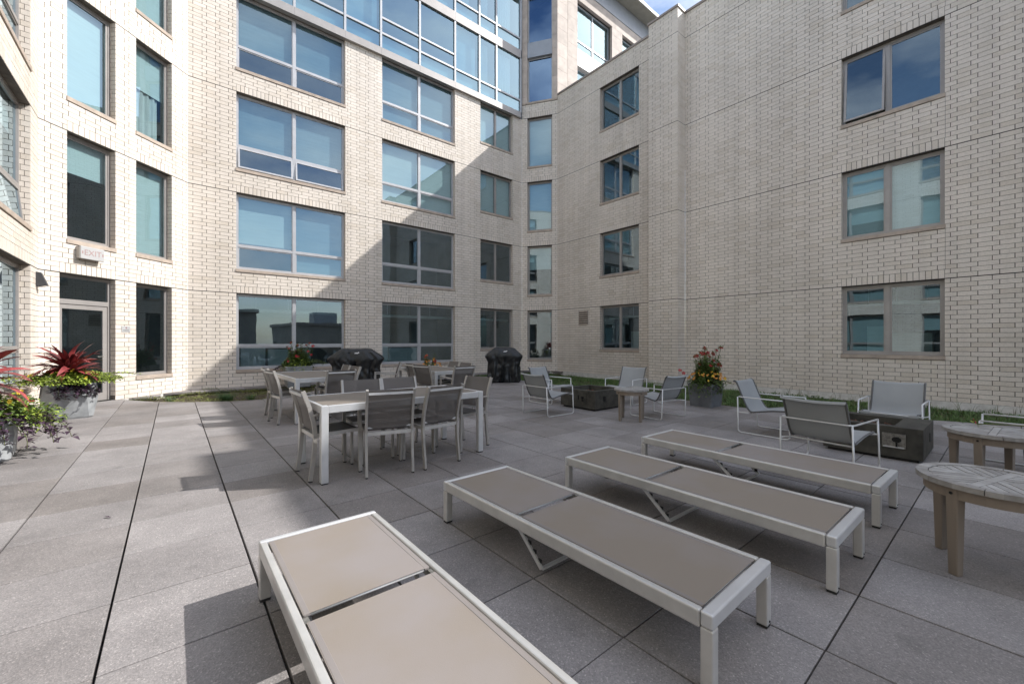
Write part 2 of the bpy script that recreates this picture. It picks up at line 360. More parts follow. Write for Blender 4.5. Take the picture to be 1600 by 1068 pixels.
# ------------------------------------------------------------------ brick wings
J = [2.745+2.946*k for k in range(5)]
BK = .3048
def course_z():
    out = [(27, 0.0, 2.745/27)]
    for k in range(4): out.append((29, J[k]+.012, (2.946-.012)/29))
    r = []; idx = 0
    for n, z, p in out:
        for i in range(n): r.append((z+i*p, z+(i+1)*p, idx, i)); idx += 1
    return r
COURSES = course_z()
def snap_sill(k, n):       # n courses above the joint under storey k
    return n*2.745/27 if k == 0 else J[k-1]+.012+n*(2.946-.012)/29

class Wing:
    """collects the bricks of one wing, nearest 300 become single parts"""
    def __init__(s, name, loc, label):
        s.root = empty(name, loc, 0, label, 'building'); s.bricks = []; s.wall = MB(); s.seal = MB(); s.found = MB()
        s.jamb = MB()
    def brick(s, fr, s0, s1, z0, z1, d=.012):
        if s1-s0 < .012: return
        a = parea([fr(s0, 0, z0), fr(s1, 0, z0), fr(s1, 0, z1), fr(s0, 0, z1)])
        s.bricks.append((a, fr, s0, s1, z0, z1, d))
    def facade(s, fr, ztop, openings, controls=(), sA=0.0, sB=None, joints=True, phase=0.0, base=-.18):
        sB = fr.L if sB is None else sB
        # backing sheet with holes, 12 mm behind the brick faces
        ss = sorted({sA, sB, *[v for o in openings for v in (o['s0']-.008, o['s1']+.008)]}); zs = sorted({0.0, ztop, *[v for o in openings for v in (o['zb'], o['zt'])]})
        for a, b in zip(ss, ss[1:]):
            for c, d in zip(zs, zs[1:]):
                ms, mz = (a+b)/2, (c+d)/2
                if any(o['s0']-.009 < ms < o['s1']+.009 and o['zb'] < mz < o['zt'] for o in openings): continue
                s.wall.quad(fr(a, -.012, c), fr(b, -.012, c), fr(b, -.012, d), fr(a, -.012, d))
        s.found.fbox(fr, sA, sB, -.1, -.003, base, -.004)
        for c in controls:
            s.seal.fbox(fr, c-.0035, c+.0035, -.0115, -.006, 0, ztop)
        if joints:
            for j in J:
                if j > ztop-.2: continue
                cut = [(o['s0'], o['s1']) for o in openings if o['zb'] < j+.005 < o['zt']]
                p = sA
                for a, b in sorted(cut)+[(sB, sB)]:
                    if a-p > .05: s.seal.fbox(fr, p, a, -.0115, -.007, j-.001, j+.0145)
                    p = b
        # running bond with a one-third lap
        for z0, z1, idx, i in COURSES:
            if z0 > ztop-.03: break
            z1 = min(z1, ztop); zm = (z0+z1)/2
            spans = [(sA, sB)]
            cuts = [(o['s0'], o['s1']) for o in openings if o['zb'] < zm < o['zt'] or (o.get('soldier', True) and o['zt'] < zm < o['zt']+.2145)]
            for a, b in cuts:
                ns = []
                for p, q in spans:
                    if b <= p or a >= q: ns.append((p, q)); continue
                    if a > p: ns.append((p, a))
                    if b < q: ns.append((b, q))
                spans = ns
            for c in controls:
                ns = []
                for p, q in spans:
                    if p+.02 < c < q-.02: ns += [(p, c-.001), (c+.001, q)]
                    else: ns.append((p, q))
                spans = ns
            off = phase+(idx % 2)*BK/3
            for p, q in spans:
                k = math.ceil((p-off)/BK+1e-6); js = []
                while off+k*BK < q-.03:
                    v = off+k*BK
                    if v > p+.03: js.append(v)
                    k += 1
                e = [p]+js+[q]
                for a, b in zip(e, e[1:]):
                    s.brick(fr, a+(.0062 if a != p else .0015), b-(.0062 if b != q else .0015), z0+.0042, z1-.0042)
        for o in openings:
            if o.get('soldier', True) and o['zt']+.2 < ztop:
                z0 = o['zt']+.012; p, q = o['s0'], o['s1']; n = max(1, round((q-p)/.1016)); st = (q-p)/n
                for i in range(n): s.brick(fr, p+i*st+.0055, p+(i+1)*st-.0055, z0+.004, z0+.2023-.0045)
            # brick reveals each side of the opening
            for side in (0, 1):
                e = o['s0'] if side == 0 else o['s1']; g = -1 if side == 0 else 1
                s.wall.quad(fr(e+g*.008, -.012, o['zb']), fr(e+g*.008, -.2, o['zb']), fr(e+g*.008, -.2, o['zt']), fr(e+g*.008, -.012, o['zt']))
                for z0, z1, idx, i in COURSES:
                    zm = (z0+z1)/2
                    if not (o['zb']+.09 < zm < o['zt']): continue
                    sp = -.075 if idx % 2 else -.125
                    a, b = sorted((e, e+g*.008))
                    s.jamb.fbox(fr, a, b, sp+.0045, -.0125, z0+.0045, z1-.0045)
                    s.jamb.fbox(fr, a, b, -.2, sp-.0045, z0+.0045, z1-.0045)
            # steel lintel / soffit of the opening
            s.wall.quad(fr(o['s0']-.008, -.012, o['zt']), fr(o['s1']+.008, -.012, o['zt']), fr(o['s1']+.008, -.2, o['zt']), fr(o['s0']-.008, -.2, o['zt']))
    def finish(s):
        s.wall.build('wall', M['mortar'], s.root); s.seal.build('expansion_joint', M['sealant'], s.root)
        put(s.found.build('foundation_strip', M['foundation'], s.root))
        if s.jamb.v: put(s.jamb.build('reveal_brick', M['brick'], s.root), kind='stuff')
        b = sorted(s.bricks, key=lambda t: -t[0]); cache = {}
        pl = WLOC[s.root.name]
        for a, fr, s0, s1, z0, z1, d in b[:300]:
            sg = 1 if Vector((-fr.t.y, fr.t.x, 0)).dot(fr.n) > 0 else -1
            key = (round(s1-s0, 3), round(z1-z0, 3), sg)
            if key not in cache:
                mb = MB(); w_, h_ = key[0], key[1]; y0, y1 = sorted((0, -sg*.012)); mb.box(0, w_, y0, y1, 0, h_)
                me = bpy.data.meshes.new('brick'); me.from_pydata(mb.v, [], mb.f); me.materials.append(M['brick']); cache[key] = me
            o = bpy.data.objects.new('brick', cache[key]); COL.objects.link(o); o.parent = s.root
            jit = random.uniform(-.0012, .0008)
            o.location = fr(s0, jit, z0)-pl; o.rotation_euler = (0, 0, fr.rz)
        rest = MB()
        for a, fr, s0, s1, z0, z1, d in b[300:]:
            rest.fbox(fr, s0, s1, -.012, random.uniform(-.0012, .0008), z0, z1, (0, 1, 2, 3, 4, 5))
        put(rest.build('brick', M['brick'], s.root), kind='stuff')

def make_window(parent, fr, o, layout, blind=None, frame='frame', glass='glass', sash_open=None, room=True, pipe=False, side=.2, curtain=None):
    """layout: list of columns, each a list of rows as shares; frame is the part, panes etc. hang under it"""
    s0, s1 = o['s0'], o['s1']; zb, zt = o['zb'], o['zt']; z0 = zb+(.10 if o.get('sill', True) else 0.0)
    f = MB(); W = .052; fm = M[frame]
    f.fbox(fr, s0, s0+W, -.2, -.135, z0, zt-.003); f.fbox(fr, s1-W, s1, -.2, -.135, z0, zt-.003)
    f.fbox(fr, s0+W, s1-W, -.2, -.135, zt-.06, zt-.003); f.fbox(fr, s0+W, s1-W, -.2, -.135, z0, z0+W)
    cols = layout['cols']; mul = .085; iw = (s1-s0)-2*W-mul*(len(cols)-1); x = s0+W; cells = []
    tot = sum(c[0] for c in cols)
    for ci, (share, trs) in enumerate(cols):
        wdt = iw*share/tot
        if ci: f.fbox(fr, x, x+mul, -.2, -.130, z0+W, zt-.06); x += mul
        lo = z0+W
        for t in trs:
            zc = zb+t
            f.fbox(fr, x, x+wdt, -.2, -.133, zc-.035, zc+.035); cells.append((x, x+wdt, lo, zc-.035, ci)); lo = zc+.035
        cells.append((x, x+wdt, lo, zt-.06, ci)); x += wdt
    win = None
    sashes = []
    for (a, b, c, d, ci) in cells:
        small = (d-c) < .8 and len(cols[ci][1])
        rw = .034 if (small or layout.get('sash')) else .018
        if sash_open and sash_open(a, b, c, d, ci): sashes.append((a, b, c, d, rw)); continue
        f.fbox(fr, a, a+rw, -.19, -.150, c, d); f.fbox(fr, b-rw, b, -.19, -.150, c, d); f.fbox(fr, a+rw, b-rw, -.19, -.150, c, c+rw); f.fbox(fr, a+rw, b-rw, -.19, -.150, d-rw, d)
    win = f.build('window', fm, parent)
    for (a, b, c, d, ci) in cells:
        if any(q[:4] == (a, b, c, d) for q in sashes): continue
        small = (d-c) < .8 and len(cols[ci][1]); rw = .034 if (small or layout.get('sash')) else .018
        g = MB(); g.quad(fr(a+rw, -.168, c+rw), fr(b-rw, -.168, c+rw), fr(b-rw, -.168, d-rw), fr(a+rw, -.168, d-rw)); g.build('pane', M[glass], win)
    for (a, b, c, d, rw) in sashes:      # top-hung sash pushed open at the bottom
        ang = R(5.5); g = MB(); h = MB()
        def tl(s_, n_, z_):
            dz = z_-d; nn = -.15+math.sin(ang)*(-dz)+(n_)*math.cos(ang); zz = d+dz*math.cos(ang)
            return fr(s_, nn, zz)
        for (p, q, u, v) in ((a, a+.045, c, d), (b-.045, b, c, d), (a+.045, b-.045, c, c+.045), (a+.045, b-.045, d-.045, d)):
            h.hexa([tl(p, -.02, u), tl(q, -.02, u), tl(q, .02, u), tl(p, .02, u), tl(p, -.02, v), tl(q, -.02, v), tl(q, .02, v), tl(p, .02, v)])
        h.build('sash', fm, win)
        g.quad(tl(a+.045, 0, c+.045), tl(b-.045, 0, c+.045), tl(b-.045, 0, d-.045), tl(a+.045, 0, d-.045)); g.build('pane', M[glass], win)
    if o.get('sill', True):
        g = MB(); g.fbox(fr, s0-.012, s1+.012, -.2, .022, zb+.008, zb+.095); g.build('sill', M['sill'], win, bevel=.004)
    if blind is not None:
        for (a, b, c, d, ci) in cells:
            if len(cols[ci][1]) and (d-c) < .8 and blind < .99 and not layout.get('all'): continue
            bl = blind if not isinstance(blind, (list, tuple)) else blind[ci % len(blind)]
            if bl <= 0: continue
            top = d+.05; bot = d-(d-c)*bl
            g = MB(); g.fbox(fr, a-.03, b+.03, -.262, -.258, bot-.03, top); g.build('blind', M['blind'], win)
    if curtain:
        for (a, b) in curtain:
            g = MB(); n = 24; lo, hi = z0+.03, zt-.05
            for i in range(n):
                t0, t1 = i/n, (i+1)/n; q0 = a+(b-a)*t0; q1 = a+(b-a)*t1
                n0 = -.30+.025*math.sin(t0*31); n1 = -.30+.025*math.sin(t1*31)
                g.quad(fr(q0, n0, lo), fr(q1, n1, lo), fr(q1, n1, hi), fr(q0, n0, hi))
            g.build('curtain', M['curtain'], win)
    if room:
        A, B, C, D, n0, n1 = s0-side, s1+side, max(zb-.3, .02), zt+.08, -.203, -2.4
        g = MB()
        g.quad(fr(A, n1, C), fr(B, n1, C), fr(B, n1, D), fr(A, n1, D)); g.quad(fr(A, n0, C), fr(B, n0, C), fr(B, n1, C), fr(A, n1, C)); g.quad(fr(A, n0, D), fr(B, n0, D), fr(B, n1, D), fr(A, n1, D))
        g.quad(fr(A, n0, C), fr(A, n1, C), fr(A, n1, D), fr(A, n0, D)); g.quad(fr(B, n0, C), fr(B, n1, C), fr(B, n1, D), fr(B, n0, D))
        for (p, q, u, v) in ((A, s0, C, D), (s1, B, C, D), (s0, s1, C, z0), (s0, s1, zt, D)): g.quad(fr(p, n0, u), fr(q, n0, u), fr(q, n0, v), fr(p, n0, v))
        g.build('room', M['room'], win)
        if pipe:
            g = MB(); tube(g, [fr(A+.02, -1.0, zt-.42), fr(B-.02, -1.0, zt-.42)], .055, 10)
            for k in range(3):
                q = s0+(s1-s0)*(.2+.3*k); tube(g, [fr(q, -1.0, zt-.42), fr(q, -1.0, D-.01)], .012, 6)
            g.build('ceiling_pipe', M['room_pipe'], win)
            g = MB(); g.fbox(fr, s0+(s1-s0)*.1, s0+(s1-s0)*.33, -2.38, -1.9, C, C+1.15); g.fbox(fr, s0+(s1-s0)*.36, s0+(s1-s0)*.8, -2.38, -2.0, C, C+.95); g.build('cabinet', M['blind'], win)
    return win

QUAD = dict(cols=[(1, [.80]), (1, [.80])]); PAIR = dict(cols=[(.47, []), (.53, [])], sash=True); PAIR2 = dict(cols=[(1, []), (1, [])]); SINGLE = dict(cols=[(1, [])])

# ---- left wing: wall parallel to the long joints, then the diagonal wall with the exit door
C01 = (-2.032, 12.106); C12 = (.312, 14.45)
WL = Wing('brick_building', (-2.0, 12.1, 0), 'pale cream brick wing on the left with the glazed exit door and tall narrow windows')
f0 = Frame((-2.032, -9.0), C01, (1, 0)); yo = lambda y: y+9.0
op0 = []
for k in range(4):
    for (a, b) in ((8.55, 11.55), (4.2, 7.25), (-.1, 2.95), (-4.4, -1.35), (-8.5, -5.6)):
        op0.append(dict(s0=yo(a), s1=yo(b), zb=snap_sill(k, 4 if k == 0 else 6), zt=J[k], k=k, y=a))
WL.facade(f0, 12.3, op0)
for o in op0:
    near = o['y'] > 8
    make_window(WL.root, f0, o, QUAD, blind=(.35 if o['k'] else None) if near else (1.0 if (o['k']+int(o['y'])) % 3 else .5), side=.15,
                sash_open=(lambda a, b, c, d, ci: ci == 1 and d-c < .8) if (near and o['k'] == 1) else None)
f1 = Frame(C01, C12, (1, -1))
door_o = dict(s0=.35, s1=1.425, zb=0.0, zt=J[0], sill=False)
op1 = [door_o]
for k in (1, 2, 3): op1.append(dict(s0=.48, s1=1.425, zb=snap_sill(k, 6), zt=J[k], k=k))
opB = [dict(s0=1.895, s1=2.828, zb=snap_sill(k, 4 if k == 0 else 6), zt=J[k], k=k) for k in range(4)]
WL.facade(f1, 12.3, op1+opB, phase=.1)
for o in op1[1:]:
    make_window(WL.root, f1, o, dict(cols=[(1, [])], sash=True), blind={1: .32, 2: 1.0, 3: 1.0}[o['k']])
for o in opB:
    make_window(WL.root, f1, o, SINGLE, blind={0: None, 1: 1.0, 2: .45, 3: 1.0}[o['k']], pipe=False,
                curtain=[(o['s0']+.05, o['s1']-.12)] if o['k'] == 2 else None)
# door
m = MB(); a, b = door_o['s0'], door_o['s1']
m.fbox(f1, a, a+.055, -.2, -.13, 0, J[0]-.003); m.fbox(f1, b-.055, b, -.2, -.13, 0, J[0]-.003); m.fbox(f1, a+.055, b-.055, -.2, -.13, J[0]-.07, J[0]-.003)
m.fbox(f1, a+.055, b-.055, -.2, -.128, 2.13, 2.23)
dr = m.build('door', M['frame'], WL.root)
m = MB()
for (p, q, u, v) in ((a+.06, a+.15, .02, 2.125), (b-.15, b-.06, .02, 2.125), (a+.15, b-.15, .02, .19), (a+.15, b-.15, 2.03, 2.125)): m.fbox(f1, p, q, -.19, -.145, u, v)
m.build('door_leaf', M['frame'], dr)
m = MB(); m.quad(f1(a+.15, -.168, .19), f1(b-.15, -.168, .19), f1(b-.15, -.168, 2.03), f1(a+.15, -.168, 2.03)); m.build('pane', M['glass'], dr)
m = MB(); m.quad(f1(a+.055, -.168, 2.23), f1(b-.055, -.168, 2.23), f1(b-.055, -.168, J[0]-.07), f1(a+.055, -.168, J[0]-.07)); m.build('pane', M['glass'], dr)
m = MB(); m.fbox(f1, a+.02, b-.02, -.2, -.05, .002, .018); m.build('threshold', M['black_metal'], dr)
m = MB(); tube(m, fillet([f1(b-.18, -.145, 1.0), f1(b-.18, -.09, 1.0), f1(b-.30, -.09, 1.0)], .01), .009, 8); m.build('handle', M['steel'], dr)
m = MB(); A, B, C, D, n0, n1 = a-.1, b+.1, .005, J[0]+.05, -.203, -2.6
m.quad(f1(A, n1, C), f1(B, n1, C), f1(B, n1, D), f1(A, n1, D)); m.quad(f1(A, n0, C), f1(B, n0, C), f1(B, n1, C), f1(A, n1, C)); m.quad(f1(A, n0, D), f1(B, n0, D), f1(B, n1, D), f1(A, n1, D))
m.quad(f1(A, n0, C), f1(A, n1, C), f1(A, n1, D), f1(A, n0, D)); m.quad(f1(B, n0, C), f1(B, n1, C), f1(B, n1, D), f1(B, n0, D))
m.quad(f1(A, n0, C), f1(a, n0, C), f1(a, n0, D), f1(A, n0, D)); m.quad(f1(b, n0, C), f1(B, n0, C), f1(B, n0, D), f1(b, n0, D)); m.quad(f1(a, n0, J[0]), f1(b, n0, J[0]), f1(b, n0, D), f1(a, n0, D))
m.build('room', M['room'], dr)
m = MB(); m.fbox(f0, 0, f0.L, -.4, .03, 12.3, 12.36); m.fbox(f1, 0, f1.L, -.4, .03, 12.3, 12.36); m.build('coping', M['coping'], WL.root)
m = MB(); m.box(-12, -2.4, -9, 14, 12.28, 12.30); m.build('roof', M['coping'], WL.root)
WL.finish()

# ---- back facade and the short diagonal next to it
WB = Wing('brick_building', (6.3, 14.6, 0), 'pale cream brick facade at the back with wide four pane windows under the glass storeys')
PX2 = 12.41; C23 = (PX2, 14.45); C34 = (13.33, 13.07)
f2 = Frame(C12, C23, (0, -1)); xo = lambda x: x-.312
op2 = []
for k in range(4):
    zs = snap_sill(k, 4 if k == 0 else 6); zc = snap_sill(k, 9 if k == 0 else 11)
    op2 += [dict(s0=xo(1.415), s1=xo(4.50), zb=zs, zt=J[k], k=k, c='A'), dict(s0=xo(5.78), s1=xo(8.82), zb=zs, zt=J[k], k=k, c='B'), dict(s0=xo(10.08), s1=xo(11.86), zb=zc, zt=J[k], k=k, c='C')]
WB.facade(f2, J[3]-.01, op2, controls=(xo(5.77),))
BL2 = {'A': {0: None, 1: (.95, 1.0), 2: (1.0, 1.0), 3: (1.0, .96)}, 'B': {0: None, 1: (0, .0), 2: (1.0, 1.0), 3: (1.0, 1.0)}, 'C': {0: None, 1: (.0, .0), 2: (1.0, 1.0), 3: (1, 1)}}
for o in op2:
    bl = BL2[o['c']][o['k']]
    lay = QUAD if o['c'] != 'C' else PAIR2
    so_ = None
    if o['c'] == 'A' and o['k'] == 2: so_ = lambda a, b, c, d, ci: d-c < .8
    if bl is None or isinstance(bl, (int, float)): make_window(WB.root, f2, o, lay, blind=bl, pipe=(o['k'] == 0), side=.5, sash_open=so_, frame='frame_light' if o['c'] != 'C' else 'frame')
    else:
        w_ = make_window(WB.root, f2, o, lay, blind=None, side=.5, sash_open=so_, frame='frame_light' if o['c'] != 'C' else 'frame')
        s0, s1 = o['s0'], o['s1']; mid = (s0+s1)/2; full = o['c'] == 'C' or (o['k'] >= 2 and o['c'] == 'B') or (o['k'] == 1)
        for (p, q, t) in ((s0+.02, mid-.02, bl[0]), (mid+.02, s1-.02, bl[1])):
            if t <= 0: continue
            lo = (o['zb']+.1) if full and t >= 1 else o['zb']+.85
            hi = o['zt']-.02
            m = MB(); m.fbox(f2, p, q, -.262, -.258, hi-(hi-lo)*t, hi); m.build('blind', M['blind_grey' if (o['c'] == 'A' and not (o['k'] == 1 and p < mid)) or (o['c'] == 'B' and o['k'] == 3) else 'blind'], w_)
            m = MB(); m.fbox(f2, p, q, -.268, -.252, hi-(hi-lo)*t-.03, hi-(hi-lo)*t); m.build('blind_rail', M['frame_light'], w_)
f3 = Frame(C23, C34, (-1, -1))
op3 = [dict(s0=.255, s1=1.415, zb=snap_sill(k, 4 if k == 0 else 6), zt=J[k], k=k) for k in range(4)]
WB.facade(f3, 12.21, op3, phase=.05)
for o in op3: make_window(WB.root, f3, o, SINGLE, blind={0: None, 1: .45, 2: .97, 3: 1.0}[o['k']], side=.1)
WB.finish()

# ---- right wing with its two pilasters
WR = Wing('brick_building', (13.5, 3.0, 0), 'four storey brick wing on the right in shade with projecting pilaster and dark metal coping')
ZP = 12.40
PILY = (7.056, 8.14); PIL2 = (-2.35, -1.27); XW = 13.33; XP = 12.85
f4 = Frame(C34, (XW, PILY[1]), (-1, 0)); yo4 = lambda y: 13.07-y
op4 = [dict(s0=yo4(10.68), s1=yo4(8.85), zb=snap_sill(k, 9 if k == 0 else 11), zt=J[k], k=k) for k in range(4)]
WR.facade(f4, ZP, op4, phase=.02)
for o in op4: make_window(WR.root, f4, o, PAIR2, blind=None if o['k'] else None, pipe=o['k'] == 0, side=.3, curtain=None)
fp = Frame((XP, PILY[1]), (XP, PILY[0]), (-1, 0)); WR.facade(fp, ZP, [], phase=.15)
fq = Frame((XP, PILY[0]), (XW, PILY[0]), (0, -1)); WR.facade(fq, ZP, [], phase=.1)
fq2 = Frame((XW, PILY[1]), (XP, PILY[1]), (0, 1)); WR.facade(fq2, ZP, [], phase=.1)
f5 = Frame((XW, PILY[0]), (XW, PIL2[1]), (-1, 0)); yo5 = lambda y: PILY[0]-y
op5 = [dict(s0=yo5(2.825), s1=yo5(.967), zb=snap_sill(k, 9 if k == 0 else 11), zt=J[k], k=k) for k in range(4)]
WR.facade(f5, ZP, op5, controls=(yo5(.960),), phase=.08)
for o in op5:
    make_window(WR.root, f5, o, PAIR, blind={0: None, 1: 1.0, 2: None, 3: None}[o['k']], pipe=o['k'] == 0, side=.3,
                sash_open=(lambda a, b, c, d, ci: ci == 0) if o['k'] == 2 else None)
fr_ = Frame((XP, PIL2[1]), (XP, PIL2[0]), (-1, 0)); WR.facade(fr_, ZP, [], phase=.15)
fs = Frame((XW, PIL2[1]), (XP, PIL2[1]), (0, 1)); WR.facade(fs, ZP, [])
fs2 = Frame((XP, PIL2[0]), (XW, PIL2[0]), (0, -1)); WR.facade(fs2, ZP, [])
f6 = Frame((XW, PIL2[0]), (XW, -12.0), (-1, 0)); WR.facade(f6, ZP, [])
m = MB()
for (x0, x1, y0, y1) in ((XW-.035, XW+.32, PILY[1]+.035, 13.05), (XP-.035, XW+.32, PILY[0]-.035, PILY[1]+.035), (XW-.035, XW+.32, PIL2[1]+.035, PILY[0]-.035), (XP-.035, XW+.32, PIL2[0]-.035, PIL2[1]+.035), (XW-.035, XW+.32, -12, PIL2[0]-.035)):
    m.box(x0, x1, y0, y1, ZP, ZP+.075)
m.build('coping', M['coping'], WR.root)
m = MB(); m.box(XW+.3, 26, -12, 13.0, 12.0, 12.15); m.box(XW+.3, 26, -12.2, -12, 0, 12.15); m.build('roof', M['grey_panel'], WR.root)
# louvred vent beside the ground floor
m = MB(); vz0, vz1 = 2.05, 2.62; va, vb = onf = (13.07-11.78, 13.07-11.30)
bk = MB(); bk.fbox(f4, va, vb, -.0115, .002, vz0, vz1); vent = bk.build('louvre_vent', M['black_metal'], WR.root)
m.fbox(f4, va-.02, va, -.01, .012, vz0-.02, vz1+.02); m.fbox(f4, vb, vb+.02, -.01, .012, vz0-.02, vz1+.02); m.build('vent_frame', M['frame'], vent)
for k in range(7):
    z = vz0+k*(vz1-vz0)/6.5; m = MB(); m.hexa([f4(va, .002, z), f4(vb, .002, z), f4(vb, .03, z-.012), f4(va, .03, z-.012), f4(va, .002, z+.045), f4(vb, .002, z+.045), f4(vb, .03, z+.02), f4(va, .03, z+.02)]); m.build('slat', M['sill'], vent)
WR.finish()

# ------------------------------------------------------------------ glass storeys above the back facade
GF = empty('glass_facade', (6.3, 14.4, J[3]), 0, 'blue glass curtain wall storeys above the brick back facade with silver mullions', 'glass facade')
fg = Frame((.0, 14.38), (12.29, 14.38), (0, -1))
MX = [.05, 1.40, 2.924, 4.466, 5.709, 7.221, 8.777, 9.972, 10.872, 12.26]
Zb = [11.56, 14.28, 17.23]
for z in Zb[:2]:
    for a, b in zip(MX, MX[1:]):
        m = MB(); m.fbox(fg, a+.002, b-.002, -.12, .045, z, z+(.25 if z < 12 else .36)); m.build('fascia_panel', M['frame'], GF)
for a in MX:
    m = MB(); m.fbox(fg, a-.035, a+.035, -.10, .03, Zb[0]+.25, 14.28); m.build('mullion', M['frame_light'], GF)
    m = MB(); m.fbox(fg, a-.035, a+.035, -.10, .03, 14.64, 17.6); m.build('mullion', M['frame_light'], GF)
for lev, (zb_, zt_) in enumerate(((11.81, 14.28), (14.64, 17.2))):
    for i, (a, b) in enumerate(zip(MX, MX[1:])):
        rows = [(zb_, zb_+.52)]
        if i in (4, 5, 2) and lev == 0: rows += [(zb_+.59, zb_+1.07), (zb_+1.14, zt_)]
        else: rows += [(zb_+.59, zt_)]
        for (u, v) in zip(rows, rows[1:]):
            m = MB(); m.fbox(fg, a+.035, b-.035, -.09, .015, u[1], v[0]); m.build('transom', M['frame_light'], GF)
        for j, (u, v) in enumerate(rows):
            p = MB(); p.quad(fg(a+.035, -.03, u), fg(b-.035, -.03, u), fg(b-.035, -.03, v), fg(a+.035, -.03, v)); pane = p.build('pane', M['glass_sky'], GF)
            if j == 0:
                q = MB(); q.fbox(fg, a, b, -.14, -.12, u-.03, v+.03); q.build('spandrel_board', M['spandrel'], pane)
        if i in (7, 8) or (lev == 1 and i % 3 == 0):
            m = MB(); n = 22
            for q in range(n):
                t0, t1 = q/n, (q+1)/n; aa = a+.25+(b-a-.4)*.75*t0; bb = a+.25+(b-a-.4)*.75*t1
                m.quad(fg(aa, -.3+.03*math.sin(t0*34), zb_+.6), fg(bb, -.3+.03*math.sin(t1*34), zb_+.6), fg(bb, -.3+.03*math.sin(t1*34), zt_-.05), fg(aa, -.3+.03*math.sin(t0*34), zt_-.05))
            m.build('curtain', M['curtain'], GF)
        elif i in (1, 3, 6):
            m = MB(); m.fbox(fg, a+.05, b-.05, -.262, -.258, zb_+.55, zt_); m.build('blind', M['blind_grey'], GF)
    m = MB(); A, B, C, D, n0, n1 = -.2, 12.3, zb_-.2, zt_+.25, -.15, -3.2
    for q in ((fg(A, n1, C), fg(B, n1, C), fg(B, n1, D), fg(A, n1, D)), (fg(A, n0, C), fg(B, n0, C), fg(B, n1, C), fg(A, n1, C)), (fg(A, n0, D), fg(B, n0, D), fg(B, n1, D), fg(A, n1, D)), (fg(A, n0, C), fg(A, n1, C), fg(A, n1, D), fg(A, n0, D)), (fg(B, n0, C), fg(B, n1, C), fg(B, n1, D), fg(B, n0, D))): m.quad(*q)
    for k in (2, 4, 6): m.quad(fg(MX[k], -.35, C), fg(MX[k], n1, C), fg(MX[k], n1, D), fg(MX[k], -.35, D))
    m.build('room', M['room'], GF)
m = MB(); m.fbox(fg, -.2, 12.3, -4, .05, 17.6, 17.75); m.build('roof', M['grey_panel'], GF)
m = MB(); m.quad(fg(0, 0, 17.2), fg(12.29, 0, 17.2), fg(12.29, 0, 17.6), fg(0, 0, 17.6)); m.build('parapet_panel', M['frame_light'], GF)

# ------------------------------------------------------------------ limestone tower
ST = empty('stone_tower', (14.5, 13.6, 12.2), 0, 'pink beige limestone upper storeys with overhanging roof rising above the right brick wing', 'building')
def panels(fr, s0, s1, z0, z1, h=.62, w_=None, m_='stone', n0=-.15, n1=0.0, zoff=0):
    xs = [s0] if not w_ else []
    if w_:
        x = s0
        while x < s1-.05: xs.append(x); x += w_
    else: pass
    xs.append(s1)
    z = z0+zoff if zoff else z0; zs = [z0]+([z] if zoff else [])
    while z+h < z1-.05: z += h; zs.append(z)
    zs.append(z1)
    for a, b in zip(xs, xs[1:]):
        for c, d in zip(zs, zs[1:]):
            q = MB(); q.fbox(fr, a+.004, b-.004, n0, n1, c+.004, d-.004); q.build('stone_panel' if m_ == 'stone' else 'cladding_panel', M[m_], ST)
back = MB()
# narrow diagonal face
panels(f3, .0, .255, 12.31, 18.6, zoff=.25); panels(f3, 1.415, f3.L, 12.31, 18.6, zoff=.4)
m = MB(); m.fbox(f3, 0, f3.L, -.2, .025, 12.215, 12.30); m.build('sill', M['sill'], ST)
def tower_window(fr, s0, s1, z0, z1, split=None, trans=None, fmat='frame_light', glass='glass_sky', n=-.17):
    f = MB(); W = .05
    f.fbox(fr, s0, s0+W, n-.04, n+.03, z0, z1); f.fbox(fr, s1-W, s1, n-.04, n+.03, z0, z1); f.fbox(fr, s0+W, s1-W, n-.04, n+.03, z1-W, z1); f.fbox(fr, s0+W, s1-W, n-.04, n+.03, z0, z0+W)
    xs = [s0+W, s1-W]
    if split: f.fbox(fr, split-.035, split+.035, n-.04, n+.04, z0+W, z1-W); xs = [s0+W, split-.035, split+.035, s1-W]
    zs = [z0+W, z1-W]
    if trans:
        for i in range(0, len(xs), 2): f.fbox(fr, xs[i], xs[i+1], n-.04, n+.035, trans-.035, trans+.035)
        zs = [z0+W, trans-.035, trans+.035, z1-W]
    o = f.build('window', M[fmat], ST)
    for i in range(0, len(xs), 2):
        for j in range(0, len(zs), 2):
            g = MB(); g.quad(fr(xs[i], n, zs[j]), fr(xs[i+1], n, zs[j]), fr(xs[i+1], n, zs[j+1]), fr(xs[i], n, zs[j+1])); g.build('pane', M[glass], o)
    g = MB(); e = .12
    A, B, C, D, n0, n1 = s0-e, s1+e, z0-e, z1+e, n-.05, n-1.5
    g.quad(fr(A, n1, C), fr(B, n1, C), fr(B, n1, D), fr(A, n1, D)); g.quad(fr(A, n0, C), fr(B, n0, C), fr(B, n1, C), fr(A, n1, C)); g.quad(fr(A, n0, D), fr(B, n0, D), fr(B, n1, D), fr(A, n1, D))
    g.quad(fr(A, n0, C), fr(A, n1, C), fr(A, n1, D), fr(A, n0, D)); g.quad(fr(B, n0, C), fr(B, n1, C), fr(B, n1, D), fr(B, n0, D))
    for (p, q, u, v) in ((A, s0, C, D), (s1, B, C, D), (s0, s1, C, z0), (s0, s1, z1, D)): g.quad(fr(p, n0, u), fr(q, n0, u), fr(q, n0, v), fr(p, n0, v))
    g.build('room', M['room'], o)
tower_window(f3, .257, 1.413, 12.31, 14.36, glass='glass_navy'); tower_window(f3, .257, 1.413, 15.06, 17.2, glass='glass_navy')
